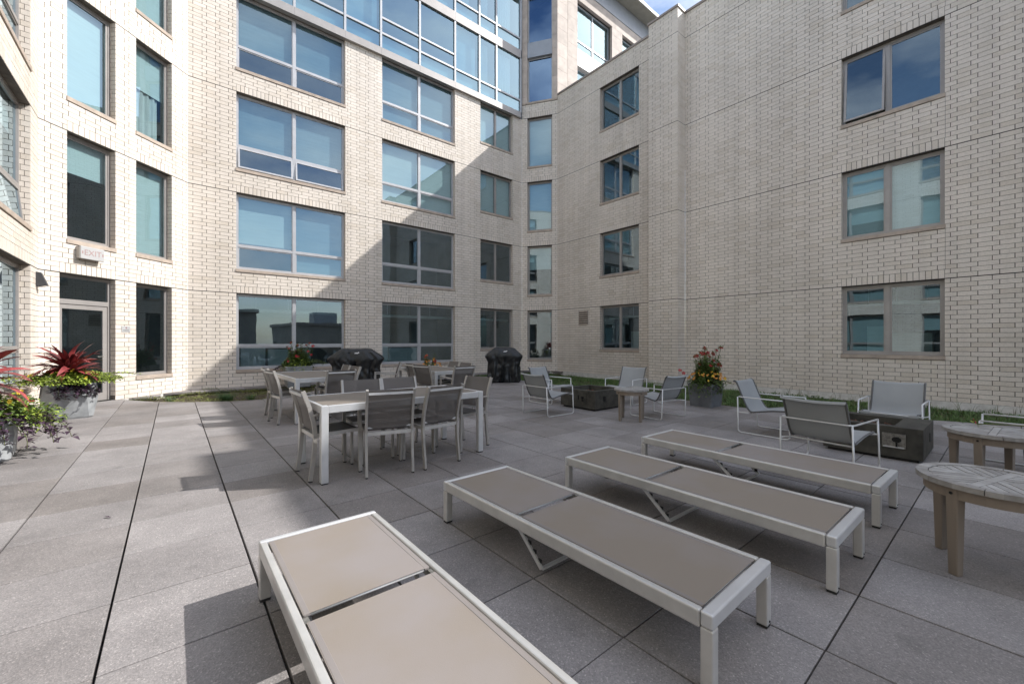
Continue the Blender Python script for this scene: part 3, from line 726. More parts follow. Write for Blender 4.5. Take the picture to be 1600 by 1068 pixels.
m = MB(); m.fbox(f3, .26, 1.41, -.22, -.02, 14.37, 15.05); m.build('cladding_panel', M['grey_panel'], ST)
m = MB(); m.fbox(f3, .26, 1.41, -.22, -.02, 17.21, 18.6); m.build('cladding_panel', M['grey_panel'], ST)
# long side face above the roof of the right wing
ft = Frame((13.33, 13.07), (24.0, 13.07), (0, -1)); tx = lambda x: x-13.33
panels(ft, 0, tx(14.00), 12.1, 18.05, zoff=.3); panels(ft, tx(14.03), tx(14.70), 12.1, 18.05, n1=-.02)
panels(ft, tx(17.30), tx(18.18), 12.1, 17.45); panels(ft, tx(20.75), tx(21.6), 12.1, 17.45)
panels(ft, tx(14.70), tx(24), 17.45, 18.05, h=.9, w_=2.9)
for (a, b, sp) in ((14.71, 17.29, 16.0), (18.19, 20.74, 19.45), (21.61, 23.99, 22.8)):
    tower_window(ft, tx(a), tx(b), 15.18, 17.44, split=tx(sp), trans=15.72, n=-.24)
    tower_window(ft, tx(a), tx(b), 12.3, 14.36, split=tx(sp), n=-.24)
    for (p, q) in ((a, sp+.4), (sp+.4, b)):
        m = MB(); m.fbox(ft, tx(p)+.003, tx(q)-.003, -.27, -.03, 14.37, 15.17); m.build('cladding_panel', M['white_panel'], ST)
for k in range(4):
    a = 13.34+k*2.66; m = MB(); m.fbox(ft, tx(a)+.003, tx(a+2.66)-.003, -.2, .03, 18.055, 18.93); m.build('frieze_panel', M['grey_panel'], ST)
for k in range(9):
    a = 12.6+k*1.3; m = MB(); m.fbox(ft, tx(a)+.004, tx(a+1.3)-.004, -3.0, .72, 18.94, 18.97); m.build('soffit_panel', M['soffit'], ST)
m = MB(); m.fbox(ft, tx(12.55), tx(24.2), -3.1, .76, 18.975, 19.12); m.build('roof', M['white_panel'], ST)
m = MB(); m.box(13.5, 24, 13.45, 16.5, 12.0, 18.9, (0, 1, 3, 4, 5)); m.build('core_wall', M['grey_panel'], ST)
# ------------------------------------------------------------------ ground, pavement, planting beds
m = MB(); m.quad((-900, -900, -10), (900, -900, -10), (900, 900, -10), (-900, 900, -10)); put(m.build('ground', M['asphalt']), kind='structure')
m = MB(); m.box(-2.4, 13.6, -12.2, 14.9, -.5, -.20); put(m.build('roof_deck', M['subfloor']), kind='structure')
# outline of the two planting beds (paver edge), walked from the door to beyond the right frame edge
EDGE = [(-.95, 13.22), (-.70, 12.75), (-.35, 12.18), (.1, 11.78), (.6, 11.42), (1.0, 11.18), (1.5, 11.08), (2.0, 11.25), (2.6, 11.75), (3.3, 12.35), (4.0, 12.85), (4.8, 13.45), (5.6, 13.85), (6.6, 13.98), (7.6, 13.95), (8.4, 13.75), (8.95, 13.2), (9.25, 12.4), (9.32, 11.5), (9.22, 10.7), (9.12, 9), (9.08, 7), (9.05, 5.2), (8.92, 4.3), (8.90, 3.6), (9.05, 2.95), (9.5, 1.9), (10.02, .8), (10.5, -.5), (10.9, -2.0), (11.1, -4.0), (11.1, -12.0)]
BED = EDGE+[(13.4, -12.0), (13.4, 13.0), (12.4, 14.5), (.3, 14.5), (-.95, 13.24)]
def inside(x, y, poly):
    c = False; n = len(poly); j = n-1
    for i in range(n):
        xi, yi = poly[i]; xj, yj = poly[j]
        if (yi > y) != (yj > y) and x < (xj-xi)*(y-yi)/(yj-yi)+xi: c = not c
        j = i
    return c
def edge_d(x, y):
    best = (9e9, None)
    for a, b in zip(EDGE, EDGE[1:]):
        dx, dy = b[0]-a[0], b[1]-a[1]; t = max(0, min(1, ((x-a[0])*dx+(y-a[1])*dy)/(dx*dx+dy*dy)))
        d = math.hypot(x-a[0]-t*dx, y-a[1]-t*dy)
        if d < best[0]: best = (d, (a, b))
    return best
def clip(poly, a, b):
    """keep the side of a->b that lies away from the bed (bed is on the left of the walk)"""
    out = []; f = lambda p: (b[0]-a[0])*(p[1]-a[1])-(b[1]-a[1])*(p[0]-a[0])
    for i in range(len(poly)):
        p, q = poly[i], poly[(i+1) % len(poly)]; fp, fq = f(p), f(q)
        if fp <= 0: out.append(p)
        if (fp < 0 < fq) or (fq < 0 < fp):
            t = fp/(fp-fq); out.append((p[0]+t*(q[0]-p[0]), p[1]+t*(q[1]-p[1])))
    return out
pav = MB(); pav.quad((-2.05, -12, -.052), (13.4, -12, -.052), (13.4, 14.5, -.052), (-2.05, 14.5, -.052))
# the sheet under the slabs follows the bed edge
bedpoly = [p for p in EDGE]
ph = MB(); ph.poly([(-2.04, -12, -.052), (-2.04, 12.1, -.052), (-.95, 13.2, -.052)]+[(x, y, -.052) for x, y in EDGE[1:]])
PAVE = ph.build('pavement', M['subfloor']); put(PAVE, kind='structure'); pw = WLOC[PAVE.name]
OX, OY, PS = -.2461, -.0884, .6096
slabs = []
for i in range(-5, 25):
    for j in range(-20, 26):
        x0, x1 = OX+i*PS+.0055, OX+(i+1)*PS-.0055; y0, y1 = OY+j*PS+.004, OY+(j+1)*PS-.004
        x0 = max(x0, -2.03); x1 = min(x1, 13.32)
        if x1-x0 < .05: continue
        P = [(x0, y0), (x1, y0), (x1, y1), (x0, y1)]
        # diagonal wall with the door: keep what is in front of it
        def fw(p): return (p[0]+2.032)-(p[1]-12.106)
        if max(fw(p) for p in P) < 0: continue
        ins = [inside(px, py, BED) for px, py in P]
        if all(ins) and edge_d((x0+x1)/2, (y0+y1)/2)[0] > .45: continue
        if min(y0, 99) > 14.4: continue
        if any(fw(p) < 0 for p in P):
            o2 = []
            for k in range(4):
                p, q = P[k], P[(k+1) % 4]; fp, fq = fw(p), fw(q)
                if fp >= 0: o2.append(p)
                if (fp > 0 > fq) or (fq > 0 > fp): t = fp/(fp-fq); o2.append((p[0]+t*(q[0]-p[0]), p[1]+t*(q[1]-p[1])))
            P = o2
        cut = False
        cx, cy = (x0+x1)/2, (y0+y1)/2
        if edge_d(cx, cy)[0] < .55:
            segs = []
            for px, py in P+[(cx, cy)]:
                d, s_ = edge_d(px, py)
                if d < .5 and s_ not in segs: segs.append(s_)
            near = sorted(segs, key=lambda s_: abs((s_[0][0]+s_[1][0])/2-cx)+abs((s_[0][1]+s_[1][1])/2-cy))[:1]
            for a, b in near:
                n_ = clip(P, a, b)
                if n_ != P: cut = True
                P = n_
                if len(P) < 3: break
        if len(P) < 3: continue
        slabs.append((P, cut or len(P) != 4))
def slab_area(P): return parea([(p[0], p[1], 0) for p in P])
slabs.sort(key=lambda s_: -slab_area(s_[0]))
shared = {}
rest = MB()
for n_, (P, cut) in enumerate(slabs):
    z1 = random.uniform(-.0012, .0012); tilt = random.uniform(-.0007, .0007)
    if n_ < 300:
        cx = sum(p[0] for p in P)/len(P); cy = sum(p[1] for p in P)/len(P)
        key = (round(P[1][0]-P[0][0], 3), round(P[2][1]-P[1][1], 3)) if not cut else None
        if key is not None and key in shared: me = shared[key]
        else:
            bm = bmesh.new(); vt = [bm.verts.new((p[0]-cx, p[1]-cy, 0)) for p in P]; vb = [bm.verts.new((p[0]-cx, p[1]-cy, -.045)) for p in P]
            top = bm.faces.new(vt); k = len(P)
            for a in range(k): bm.faces.new((vt[a], vb[a], vb[(a+1) % k], vt[(a+1) % k]))
            bmesh.ops.recalc_face_normals(bm, faces=bm.faces)
            bmesh.ops.bevel(bm, geom=list(top.edges), offset=.0022, segments=1, affect='EDGES')
            me = bpy.data.meshes.new('paving_slab'); bm.to_mesh(me); bm.free(); me.materials.append(M['slab'])
            if key is not None: shared[key] = me
        o = bpy.data.objects.new('paving_slab', me); COL.objects.link(o); o.parent = PAVE; o.location = Vector((cx, cy, z1))-pw
        o.rotation_euler = (tilt, -tilt, 0)
    else:
        k = len(P); i0 = len(rest.v); rest.v += [(p[0], p[1], z1) for p in P]+[(p[0], p[1], -.045) for p in P]
        rest.f.append(tuple(i0+a for a in range(k)))
        for a in range(k): rest.f.append((i0+a, i0+k+a, i0+k+(a+1) % k, i0+(a+1) % k))
o = rest.build('paving_slab', M['slab'], PAVE); put(o, kind='stuff')

# soil of the beds, a little below the slabs
soil = MB()
poly = BED
sx = [-1.0+k*.4 for k in range(37)]
def soil_z(x, y): return (-.105 if x < 8 else -.125)+.018*math.sin(x*3.1+y*1.7)+.012*math.sin(x*7.3-y*5.1)-(.07*min(1, max(0, (x-12.45)/.5)) if y < 12.8 else 0)
step = .3; nx = int(15/step); ny = int(27/step)
def sv(i, j): x = -1.2+i*step; y = -12.2+j*step; return (x, y, soil_z(x, y))
for i in range(nx):
    for j in range(ny):
        x = -1.2+(i+.5)*step; y = -12.2+(j+.5)*step
        if inside(x, y, BED) or edge_d(x, y)[0] < .3: soil.quad(sv(i, j), sv(i+1, j), sv(i+1, j+1), sv(i, j+1))
o = soil.build('planting_bed', M['soil'], smooth=False); put(o, kind='structure')

def blade(mb, x, y, z, h, wd, lean, az, seg=2):
    """one grass blade, tapering and bent"""
    ca, sa = math.cos(az), math.sin(az); px, py = -sa*wd/2, ca*wd/2; prev = None
    for k in range(seg+1):
        t = k/seg; r = lean*h*t*t; zz = z+h*(t-.25*lean*t*t); f = (1-t**1.5)
        a = (x+ca*r+px*f, y+sa*r+py*f, zz); b = (x+ca*r-px*f, y+sa*r-py*f, zz)
        if prev:
            if k == seg: mb.poly([prev[0], prev[1], (x+ca*r, y+sa*r, zz)])
            else: mb.quad(prev[0], prev[1], b, a)
        prev = (a, b)
def leaf(mb, p, d, l, wd, droop=.2, up=(0, 0, 1), fold=.15):
    """flat pointed leaf of four faces along d"""
    d = Vector(d).normalized(); u = Vector(up); s_ = d.cross(u)
    if s_.length < .05: s_ = Vector((1, 0, 0))
    s_.normalize(); n = s_.cross(d)
    p = Vector(p); m1 = p+d*l*.45+n*l*.03; tip = p+d*l-Vector((0, 0, 1))*droop*l
    mb.poly([p, m1-s_*wd/2+n*fold*wd, tip, m1]); mb.poly([p, m1, tip, m1+s_*wd/2+n*fold*wd])

rng = random.Random(11)
g = MB(); dry = MB(); n = 0
while n < 85000:
    y = rng.uniform(-3.5, 14.4); x = rng.uniform(8.8, 13.3) if rng.random() < .9 else rng.uniform(6.0, 9.5)
    if not inside(x, y, BED) or y > 14.43: continue
    if x < 9 and y < 13.4: continue
    d, _ = edge_d(x, y)
    dens = .55+.45*math.sin(x*2.3+math.sin(y*1.9)*1.5)*math.sin(y*1.3+x*.7)
    wall = 13.33-x
    if rng.random() > .35+.65*max(0, dens): n += 1; continue
    h = rng.uniform(.06, .125)*(1.0+.45*max(0, dens))*(.5 if wall < .9 else 1)
    if d < .1: h *= .75
    blade(g if rng.random() > .07 else dry, x, y, soil_z(x, y)-.01, h, rng.uniform(.006, .012), rng.uniform(.2, 1.0), rng.uniform(0, 6.283)); n += 1
# broad leaved clumps and tall weeds, thicker towards the near end of the bed
for k in range(330):
    y = rng.triangular(-1.5, 12, 1.0); x = rng.uniform(9.1, 13.2)
    if not inside(x, y, BED): continue
    r = rng.uniform(.04, .12)
    for q in range(rng.randint(8, 20)):
        az = rng.uniform(0, 6.283); el = rng.uniform(.2, 1.2)
        leaf(g, (x+rng.uniform(-r, r), y+rng.uniform(-r, r), soil_z(x, y)+rng.uniform(.0, .06)), (math.cos(az)*math.cos(el), math.sin(az)*math.cos(el), math.sin(el)), rng.uniform(.05, .11), rng.uniform(.015, .03), .2)
for k in range(42):
    y = rng.uniform(-.6, 4.4); x = rng.uniform(11.9, 13.15); az = rng.uniform(0, 6.28); h = rng.uniform(.18, .42)
    for q in range(3): blade(dry if k % 3 else g, x+rng.uniform(-.03, .03), y+rng.uniform(-.03, .03), -.1, h*rng.uniform(.6, 1), .007, rng.uniform(.2, .8), az+rng.uniform(-1, 1), 4)
put(g.build('grass', M['grass']), 'green grass and low weeds growing in the bed along the right brick wing', 'grass', kind='stuff')
put(dry.build('dry_grass', M['grass_dry']), 'straw coloured dry blades scattered through the grass of the right bed', 'grass', kind='stuff')
# sedum mat in the left bed
g = MB(); n = 0
while n < 15000:
    x = rng.uniform(-1, 6.5); y = rng.uniform(11.0, 14.4)
    if not inside(x, y, BED): n += .02; continue
    if (x+2.032)-(y-12.106) < .06 or y > 14.42: continue
    n += 1
    cl = math.sin(x*5.2+math.sin(y*4))*math.sin(y*4.7+x)
    if cl < -.45 and rng.random() < .7: continue
    z = soil_z(x, y)+.03+.05*max(0, cl)+rng.uniform(0, .05); az = rng.uniform(0, 6.28); el = rng.uniform(-.1, 1.1)
    l = rng.uniform(.02, .045)
    leaf(g, (x, y, z), (math.cos(az)*math.cos(el), math.sin(az)*math.cos(el), math.sin(el)), l, l*.5, .1)
put(g.build('sedum', M['sedum']), 'yellow green sedum mat covering the bed at the foot of the left corner', 'ground cover', kind='stuff')
for (x, y, r, h, nb) in ((.95, 11.75, .2, .30, 380), (1.45, 11.75, .13, .2, 160), (-.05, 12.55, .12, .2, 110)):
    g = MB()
    for q in range(nb):
        a = rng.uniform(0, 6.283); rr = r*math.sqrt(rng.random())*.6
        blade(g, x+rr*math.cos(a), y+rr*math.sin(a), -.1, h*rng.uniform(.6, 1.1), .006, rng.uniform(.3, 1.0), a+rng.uniform(-.6, .6), 3)
    lb = {.30: 'large bushy green ornamental grass tuft in the sedum left of the dining tables', .2: None}[h]
    if lb is None: lb = 'smaller grass tuft just right of the large bushy tuft in the sedum' if x > 1 else 'low sprawling green tuft by the brick corner in the left bed'
    t = g.build('grass_tuft', M['tuft']); put(t, lb, 'plant')
# fallen leaves and litter on the slabs
for (u, v, lb) in ((172, 809, 'small dry leaf lying alone on the sunlit slabs at the left'), (92, 670, 'tiny dark scrap on the slabs right of the tall grey planter'), (1136, 640, 'dark curled leaf on the slabs right of the square slate planter'), (1078, 635, 'dark scrap of litter at the foot of the square slate planter')):
    d = CF*CH/(v-CH0); p = DV*d+RV*((u-CCX)/CF*d)
    g = MB(); leaf(g, (p.x, p.y, .006), (math.cos(u), math.sin(u), .1), .05, .022, 0); leaf(g, (p.x+.01, p.y, .008), (math.cos(u+2), math.sin(u+2), .15), .03, .02, 0)
    put(g.build('fallen_leaf', M['purple']), lb, 'leaf')

# far surroundings behind the camera, seen only as reflections in the glass
pw_ = MB(); pw_.box(-2.4, 13.7, -12.6, -12.3, -.2, 1.0); put(pw_.build('parapet_wall', M['far_wall']), 'low tan parapet wall closing the terrace behind the camera', 'wall')
for (x0, x1, y0, y1, h, lb) in ((-14, 9, -52, -38, 5.2, 'low tan flat roofed building far behind the terrace'), (16, 40, -70, -50, 4.0, 'long low building further right behind the terrace')):
    r_ = empty('far_building', ((x0+x1)/2, (y0+y1)/2, -10), 0, lb, 'building')
    m = MB(); m.box(x0, x1, y0, y1, -10, h); m.build('wall', M['far_wall'], r_)
    m = MB(); m.box(x0-.3, x1+.3, y0-.3, y1+.3, h, h+.5); m.build('roof', M['coping'], r_)
    m = MB(); m.box(x0+4, x0+8, y1-6, y1-3, h+.5, h+2.6); m.build('roof_unit', M['grey_panel'], r_)
# ------------------------------------------------------------------ furniture builders (local coordinates, front = +x)
def part(mb, name, m, parent, smooth=False, bevel=0, seg=1):
    return mb.build(name, M[m], parent, world=False, smooth=smooth, bevel=bevel, seg=seg)
def gp(u, v, z=0.0):
    t = (CH-z)*CF/(v-CH0); p = DV*t+RV*((u-CCX)/CF*t); return p

# --- sun lounger: long side along y, local origin at the middle
def make_lounger(label):
    W, L_, H = .615, 1.99, .305
    t = empty('sun_lounger', (0, 0, 0), 0, label, 'sun lounger', 'sun loungers in a row')
    hw, hl = W/2, L_/2
    m = MB()
    for s in (-1, 1):
        x0, x1 = sorted((s*hw, s*(hw-.034))); m.box(x0, x1, -hl+.052, hl-.034, H-.072, H)
    part(m, 'side_rail', 'alu_warm', t, bevel=.009, seg=3)
    m = MB(); m.box(-hw, hw, hl-.034, hl, H-.072, H); part(m, 'head_rail', 'alu', t, bevel=.009, seg=3)
    m = MB(); m.box(-hw, hw, -hl, -hl+.05, H-.06, H+.001); part(m, 'foot_rail', 'alu', t, bevel=.009, seg=3)
    for sx in (-1, 1):
        for sy in (-1, 1):
            m = MB(); x0, x1 = sorted((sx*hw, sx*(hw-.052))); y0, y1 = sorted((sy*hl, sy*(hl-.05)))
            m.box(x0, x1, y0, y1, .012, H-(.060 if sy < 0 else .072)-.0005); leg = part(m, 'leg', 'alu_warm', t, bevel=.006, seg=2)
            m = MB(); m.box(x0+.003, x1-.003, y0+.003, y1-.003, 0, .012); part(m, 'foot_cap', 'rubber', leg)
            m = MB(); tube(m, [((x0+x1)/2, sy*hl-sy*.0, .03), ((x0+x1)/2, sy*hl+sy*.004, .03)], .005, 8); part(m, 'screw', 'black_metal', leg)
    gy = .175   # hinge gap
    def panel(y0, y1, name, lift=0):
        n = 10; m = MB(); xs = [-hw+.040+(W-.080)*i/n for i in range(n+1)]
        for i in range(n):
            for j in range(12):
                a, b = y0+(y1-y0)*j/12, y0+(y1-y0)*(j+1)/12
                f = lambda x, y: H-.0042-.005*(1-(x/(hw-.04))**2)*(1-(2*(y-y0)/(y1-y0)-1)**4)
                m.quad((xs[i], a, f(xs[i], a)), (xs[i+1], a, f(xs[i+1], a)), (xs[i+1], b, f(xs[i+1], b)), (xs[i], b, f(xs[i], b)))
        p = part(m, name, 'sling_lounger', t, smooth=True)
        for s in (-1, 1):
            m = MB(); xa, xb = sorted((s*(hw-.0405), s*(hw-.066))); m.box(xa, xb, y0, y1, H-.016, H-.0036); part(m, 'hem', 'sling_hem', p, bevel=.003)
            m = MB(); ya = y0+.009 if s < 0 else y1-.009; tube(m, [(-hw+.045, ya, H-.014), (hw-.045, ya, H-.014)], .0065, 8); part(m, 'end_bar', 'alu', p, smooth=True)
        return p
    panel(-hl+.060, gy-.024, 'seat_panel'); panel(gy+.028, hl-.045, 'back_panel')
    for s in (-1, 1): m = MB(); m.box(min(s*(hw-.036), s*(hw-.055)), max(s*(hw-.036), s*(hw-.055)), gy-.02, gy+.022, H-.028, H-.010); part(m, 'hinge', 'steel', t)
    for y in (-.55, 0.02): m = MB(); m.box(-hw+.034, hw-.034, y, y+.03, H-.068, H-.045); part(m, 'cross_bar', 'alu_warm', t)
    # ratchet prop hanging under the backrest
    ya, yb, zb = gy+.10, gy-.16, .035
    for s in (-1, 1):
        m = MB(); bar(m, (s*(hw-.075), ya, H-.05), (s*(hw-.075), yb, zb), .012, .026, (1, 0, 0)); pr = part(m, 'prop_arm', 'alu', t)
        m = MB()
        for k in range(5):
            q = .15+.17*k; y = ya+(yb-ya)*q; z = H-.05+(zb-H+.05)*q; m.box(s*(hw-.082)-.006, s*(hw-.082)+.004, y-.035, y-.008, z-.018, z+.008)
        part(m, 'ratchet_teeth', 'black_metal', pr)
    m = MB(); bar(m, (-hw+.075, yb, zb), (hw-.075, yb, zb), .024, .012, (0, 1, 0)); part(m, 'prop_bar', 'alu', t)
    return t
L1 = make_lounger('sunlit lounger nearest the camera, cut off by the bottom frame edge')
L1.location = (.650, 1.525, 0)
L2 = copy_tree(L1); L2.location = (1.872, 1.722, 0); L2.rotation_euler.z = R(.6); L2['label'] = 'second sun lounger from the left, shaded, with a brown worn patch in its mesh'
L3 = copy_tree(L1); L3.location = (3.028, 1.585, 0); L3.rotation_euler.z = R(-.5); L3['label'] = 'third sun lounger from the left, just right of the worn one'
L4 = copy_tree(L1); L4.location = (4.235, 1.592, 0); L4.rotation_euler.z = R(-1.2); L4['label'] = 'fourth sun lounger, farthest right and next to the dark fire pit'

# --- dining table, long side along x
def make_table(label):
    W, D, H = 1.845, .93, .74
    t = empty('dining_table', (0, 0, 0), 0, label, 'table', 'outdoor dining tables')
    hw, hd = W/2, D/2
    for sx in (-1, 1):
        for sy in (-1, 1):
            m = MB(); x0, x1 = sorted((sx*hw, sx*(hw-.066))); y0, y1 = sorted((sy*hd, sy*(hd-.066))); m.box(x0, x1, y0, y1, .012, H); lg = part(m, 'leg', 'alu', t, bevel=.004)
            m = MB(); m.box(x0+.004, x1-.004, y0+.004, y1-.004, 0, .012); part(m, 'foot_cap', 'rubber', lg)
    for s in (-1, 1):
        m = MB(); y0, y1 = sorted((s*hd-s*.002, s*(hd-.034))); m.box(-hw+.067, hw-.067, y0, y1, H-.072, H-.001); part(m, 'apron', 'alu', t, bevel=.003)
        m = MB(); x0, x1 = sorted((s*hw-s*.002, s*(hw-.034))); m.box(x0, x1, -hd+.067, hd-.067, H-.072, H-.001); part(m, 'apron', 'alu', t, bevel=.003)
    m = MB(); m.box(-hw+.069, hw-.069, -hd+.037, hd-.037, H-.018, H-.003); m.box(-hw+.037, -hw+.0689, -hd+.069, hd-.069, H-.018, H-.003); m.box(hw-.0689, hw-.037, -hd+.069, hd-.069, H-.018, H-.003)
    part(m, 'table_top', 'laminate', t)
    m = MB(); m.box(-.03, .03, -hd+.035, hd-.035, H-.06, H-.02); part(m, 'cross_bar', 'alu_warm', t)
    return t
T1 = make_table('front dining table with white aluminium legs, nearest the sun loungers'); T1.location = (1.985, 4.575, 0)
T2 = copy_tree(T1); T2.location = (1.965, 8.29, 0); T2.rotation_euler.z = R(90.8); T2['label'] = 'dining table at the left rear, in front of the planter of red flowers'
T3 = copy_tree(T1); T3.location = (4.50, 8.25, 0); T3.rotation_euler.z = R(88.8); T3['label'] = 'dining table farthest back, between the two covered grills'

# --- dining chair, faces +x
def make_chair(label, arms):
    t = empty('dining_chair', (0, 0, 0), 0, label, 'chair', 'sling dining chairs')
    hw = .225
    for s in (-1, 1):
        y = s*hw
        m = MB(); P = [(-.235, .012), (-.205, .24), (-.19, .43), (-.205, .56), (-.245, .72), (-.30, .872)]
        for a, b in zip(P, P[1:]): bar(m, (a[0], y, a[1]), (b[0], y, b[1]+.001), .024, .036, (0, 1, 0))
        lg = part(m, 'rear_leg', 'alu_chair', t)
        m = MB(); m.box(-.252, -.218, y-.011, y+.011, 0, .012); part(m, 'foot_cap', 'rubber', lg)
        m = MB(); bar(m, (.245, y, .012), (.235, y, .64 if arms else .452), .024, .034, (0, 1, 0)); lg = part(m, 'front_leg', 'alu_chair', t)
        m = MB(); m.box(.229, .261, y-.011, y+.011, 0, .012); part(m, 'foot_cap', 'rubber', lg)
        m = MB(); bar(m, (-.176, y, .435), (.22, y, .445), .023, .034, (0, 1, 0)); part(m, 'seat_rail', 'alu_chair', t)
        if arms:
            m = MB(); bar(m, (-.215, y, .632), (.252, y, .652), .036, .018, (0, 1, 0)); part(m, 'armrest', 'alu_chair', t, bevel=.004)
    m = MB(); bar(m, (.228, -hw+.012, .438), (.228, hw-.012, .438), .03, .03); part(m, 'seat_rail', 'alu_warm', t)
    m = MB(); bar(m, (-.186, -hw+.012, .425), (-.186, hw-.012, .425), .03, .036); part(m, 'seat_rail', 'alu_warm', t)
    m = MB(); bar(m, (-.307, -hw+.012, .835), (-.307, hw-.012, .835), .018, .022); part(m, 'back_rail', 'alu', t)
    m = MB(); bar(m, (-.186, -hw+.012, .485), (-.186, hw-.012, .485), .012, .016); part(m, 'back_rail', 'alu', t)
    m = MB(); n = 8
    for i in range(n):
        for j in range(n):
            f = lambda a, b: (-.18+.40*a, -hw+.012+(2*hw-.024)*b, .455+.004*a-.014*math.sin(math.pi*b)*math.sin(math.pi*min(1, a*1.1)))
            m.quad(f(i/n, j/n), f((i+1)/n, j/n), f((i+1)/n, (j+1)/n), f(i/n, (j+1)/n))
    part(m, 'seat', 'sling_seat', t, smooth=True)
    m = MB()
    bp_ = [(-.192, .475), (-.203, .56), (-.222, .65), (-.252, .75), (-.286, .84), (-.298, .872)]
    for k in range(len(bp_)-1):
        for j in range(n):
            f = lambda q, b: (q[0]+.004-.010*math.sin(math.pi*b), -hw+.012+(2*hw-.024)*b, q[1])
            m.quad(f(bp_[k], j/n), f(bp_[k], (j+1)/n), f(bp_[k+1], (j+1)/n), f(bp_[k+1], j/n))
    part(m, 'backrest', 'sling_chair', t, smooth=True)
    return t
chA = make_chair('', True); chN = make_chair('', False)
used = {True: False, False: False}
def place_chair(x, y, deg, arms, label):
    """x, y = middle of the top edge of the back"""
    src = chA if arms else chN; c = src if not used[arms] else copy_tree(src); used[arms] = True
    a = R(deg); c.location = (x+.29*math.cos(a), y+.29*math.sin(a), 0); c.rotation_euler.z = a; c['label'] = label
place_chair(.945, 4.50, 2, True, 'armchair at the left end of the front table, its back to the sunlit slabs')
place_chair(1.665, 3.93, 76, False, 'left chair of the pair on the near side of the front table')
place_chair(2.262, 3.895, 97, False, 'right chair of the pair on the near side of the front table, turned slightly')
place_chair(1.79, 5.13, -96, False, 'left chair on the far side of the front table')
place_chair(2.28, 5.15, -91, False, 'right chair on the far side of the front table')
place_chair(3.155, 4.57, 191, True, 'armchair at the right end of the front table with a brown mesh back')
place_chair(1.215, 7.76, 8, False, 'chair with sunlit white posts on the left side of the left rear table')
place_chair(1.26, 8.50, 3, False, 'chair behind the white posted one on the left side of the left rear table')
place_chair(2.13, 7.02, 92, True, 'armchair at the near end of the left rear table')
place_chair(2.66, 7.95, 183, False, 'nearer chair on the right side of the left rear table, before the left grill')
place_chair(2.68, 8.52, 178, False, 'farther chair on the right side of the left rear table, before the left grill')
place_chair(3.82, 7.55, 18, False, 'nearest chair on the left side of the farthest back table')
place_chair(3.88, 8.15, 2, False, 'second chair on the left side of the farthest back table')
place_chair(3.90, 8.72, 160, True, 'armchair turned away at the far left corner of the farthest back table')
place_chair(4.32, 6.72, 90, True, 'armchair at the near end of the farthest back table')
place_chair(5.00, 7.72, 182, False, 'nearer chair on the right side of the farthest back table')
place_chair(5.06, 8.32, 180, False, 'farther chair on the right side of the farthest back table')

# --- club chair, faces +x, arm tube wraps round the back
def make_club(label):
    t = empty('club_chair', (0, 0, 0), 0, label, 'chair', 'low club chairs round the fire pits')
    hw = .33; r = .0095
    for s in (-1, 1):
        y = s*hw
        m = MB(); tube(m, fillet([(-.35, y*.97, .525), (-.335, y, r), (.335, y, r), (.315, y*.97, .525)], .05, 5), r, 8); part(m, 'side_frame', 'alu', t, smooth=True)
    m = MB(); tube(m, fillet([(.315, -hw*.97, .525), (-.35, -hw*.97, .525), (-.35, hw*.97, .525), (.315, hw*.97, .525)], .06, 6), r, 8); part(m, 'arm_rail', 'alu', t, smooth=True)
    m = MB(); tube(m, [(.322, -hw, .365), (.322, hw, .365)], r, 8); part(m, 'cross_tube', 'alu', t, smooth=True)
    m = MB(); tube(m, fillet([(-.345, -hw*.98, .30), (-.20, -.28, .295), (-.20, .28, .295), (-.345, hw*.98, .30)], .04), r, 8); part(m, 'cross_tube', 'alu', t, smooth=True)
    P = fillet([(.34, 0, .345), (.335, 0, .392), (.10, 0, .372), (-.185, 0, .315), (-.245, 0, .40), (-.385, 0, .745), (-.42, 0, .765), (-.432, 0, .735)], .05, 4)
    n = 10; m = MB(); hem = MB(); wy = .292
    for a, b in zip(P, P[1:]):
        for j in range(n):
            y0, y1 = -wy+2*wy*j/n, -wy+2*wy*(j+1)/n
            f = lambda q, y: (q.x-.012*math.cos(y/wy*1.57), y, q.z-.014*math.cos(y/wy*1.57))
            m.quad(f(a, y0), f(b, y0), f(b, y1), f(a, y1))
    part(m, 'sling', 'sling_club', t, smooth=True)
    for s in (-1, 1): hem = MB(); tube(hem, [Vector((q.x, s*(wy-.012), q.z-.006)) for q in P[3:-3]], .012, 6); part(hem, 'sling_rail', 'sling_club_hem', t, smooth=True)
    return t
CL = make_club('')
first = [True]
def place_club(x, y, deg, label):
    c = CL if first[0] else copy_tree(CL); first[0] = False
    c.location = (x, y, 0); c.rotation_euler.z = R(deg); c['label'] = label
place_club(5.41, 5.545, 0, 'club chair left of the left fire pit, its brown back to the camera')
place_club(6.46, 6.55, -86, 'blue grey club chair behind the left fire pit, near the right hand grill')
place_club(7.66, 5.42, 188, 'club chair right of the left fire pit, seen behind the small round table')
place_club(6.72, 4.08, 84, 'club chair between the small round table and the square slate planter')
place_club(6.76, 2.24, -92, 'pale fronted club chair facing the camera, left of the right fire pit')
place_club(5.44, 1.26, -7, 'club chair in front of the right fire pit, its back to the loungers')
place_club(7.74, 1.06, 180, 'club chair on the wall side of the right fire pit, facing the camera')
place_club(6.75, -.10, 90, 'club chair at the right frame edge, only its tubes seen behind the round tables')

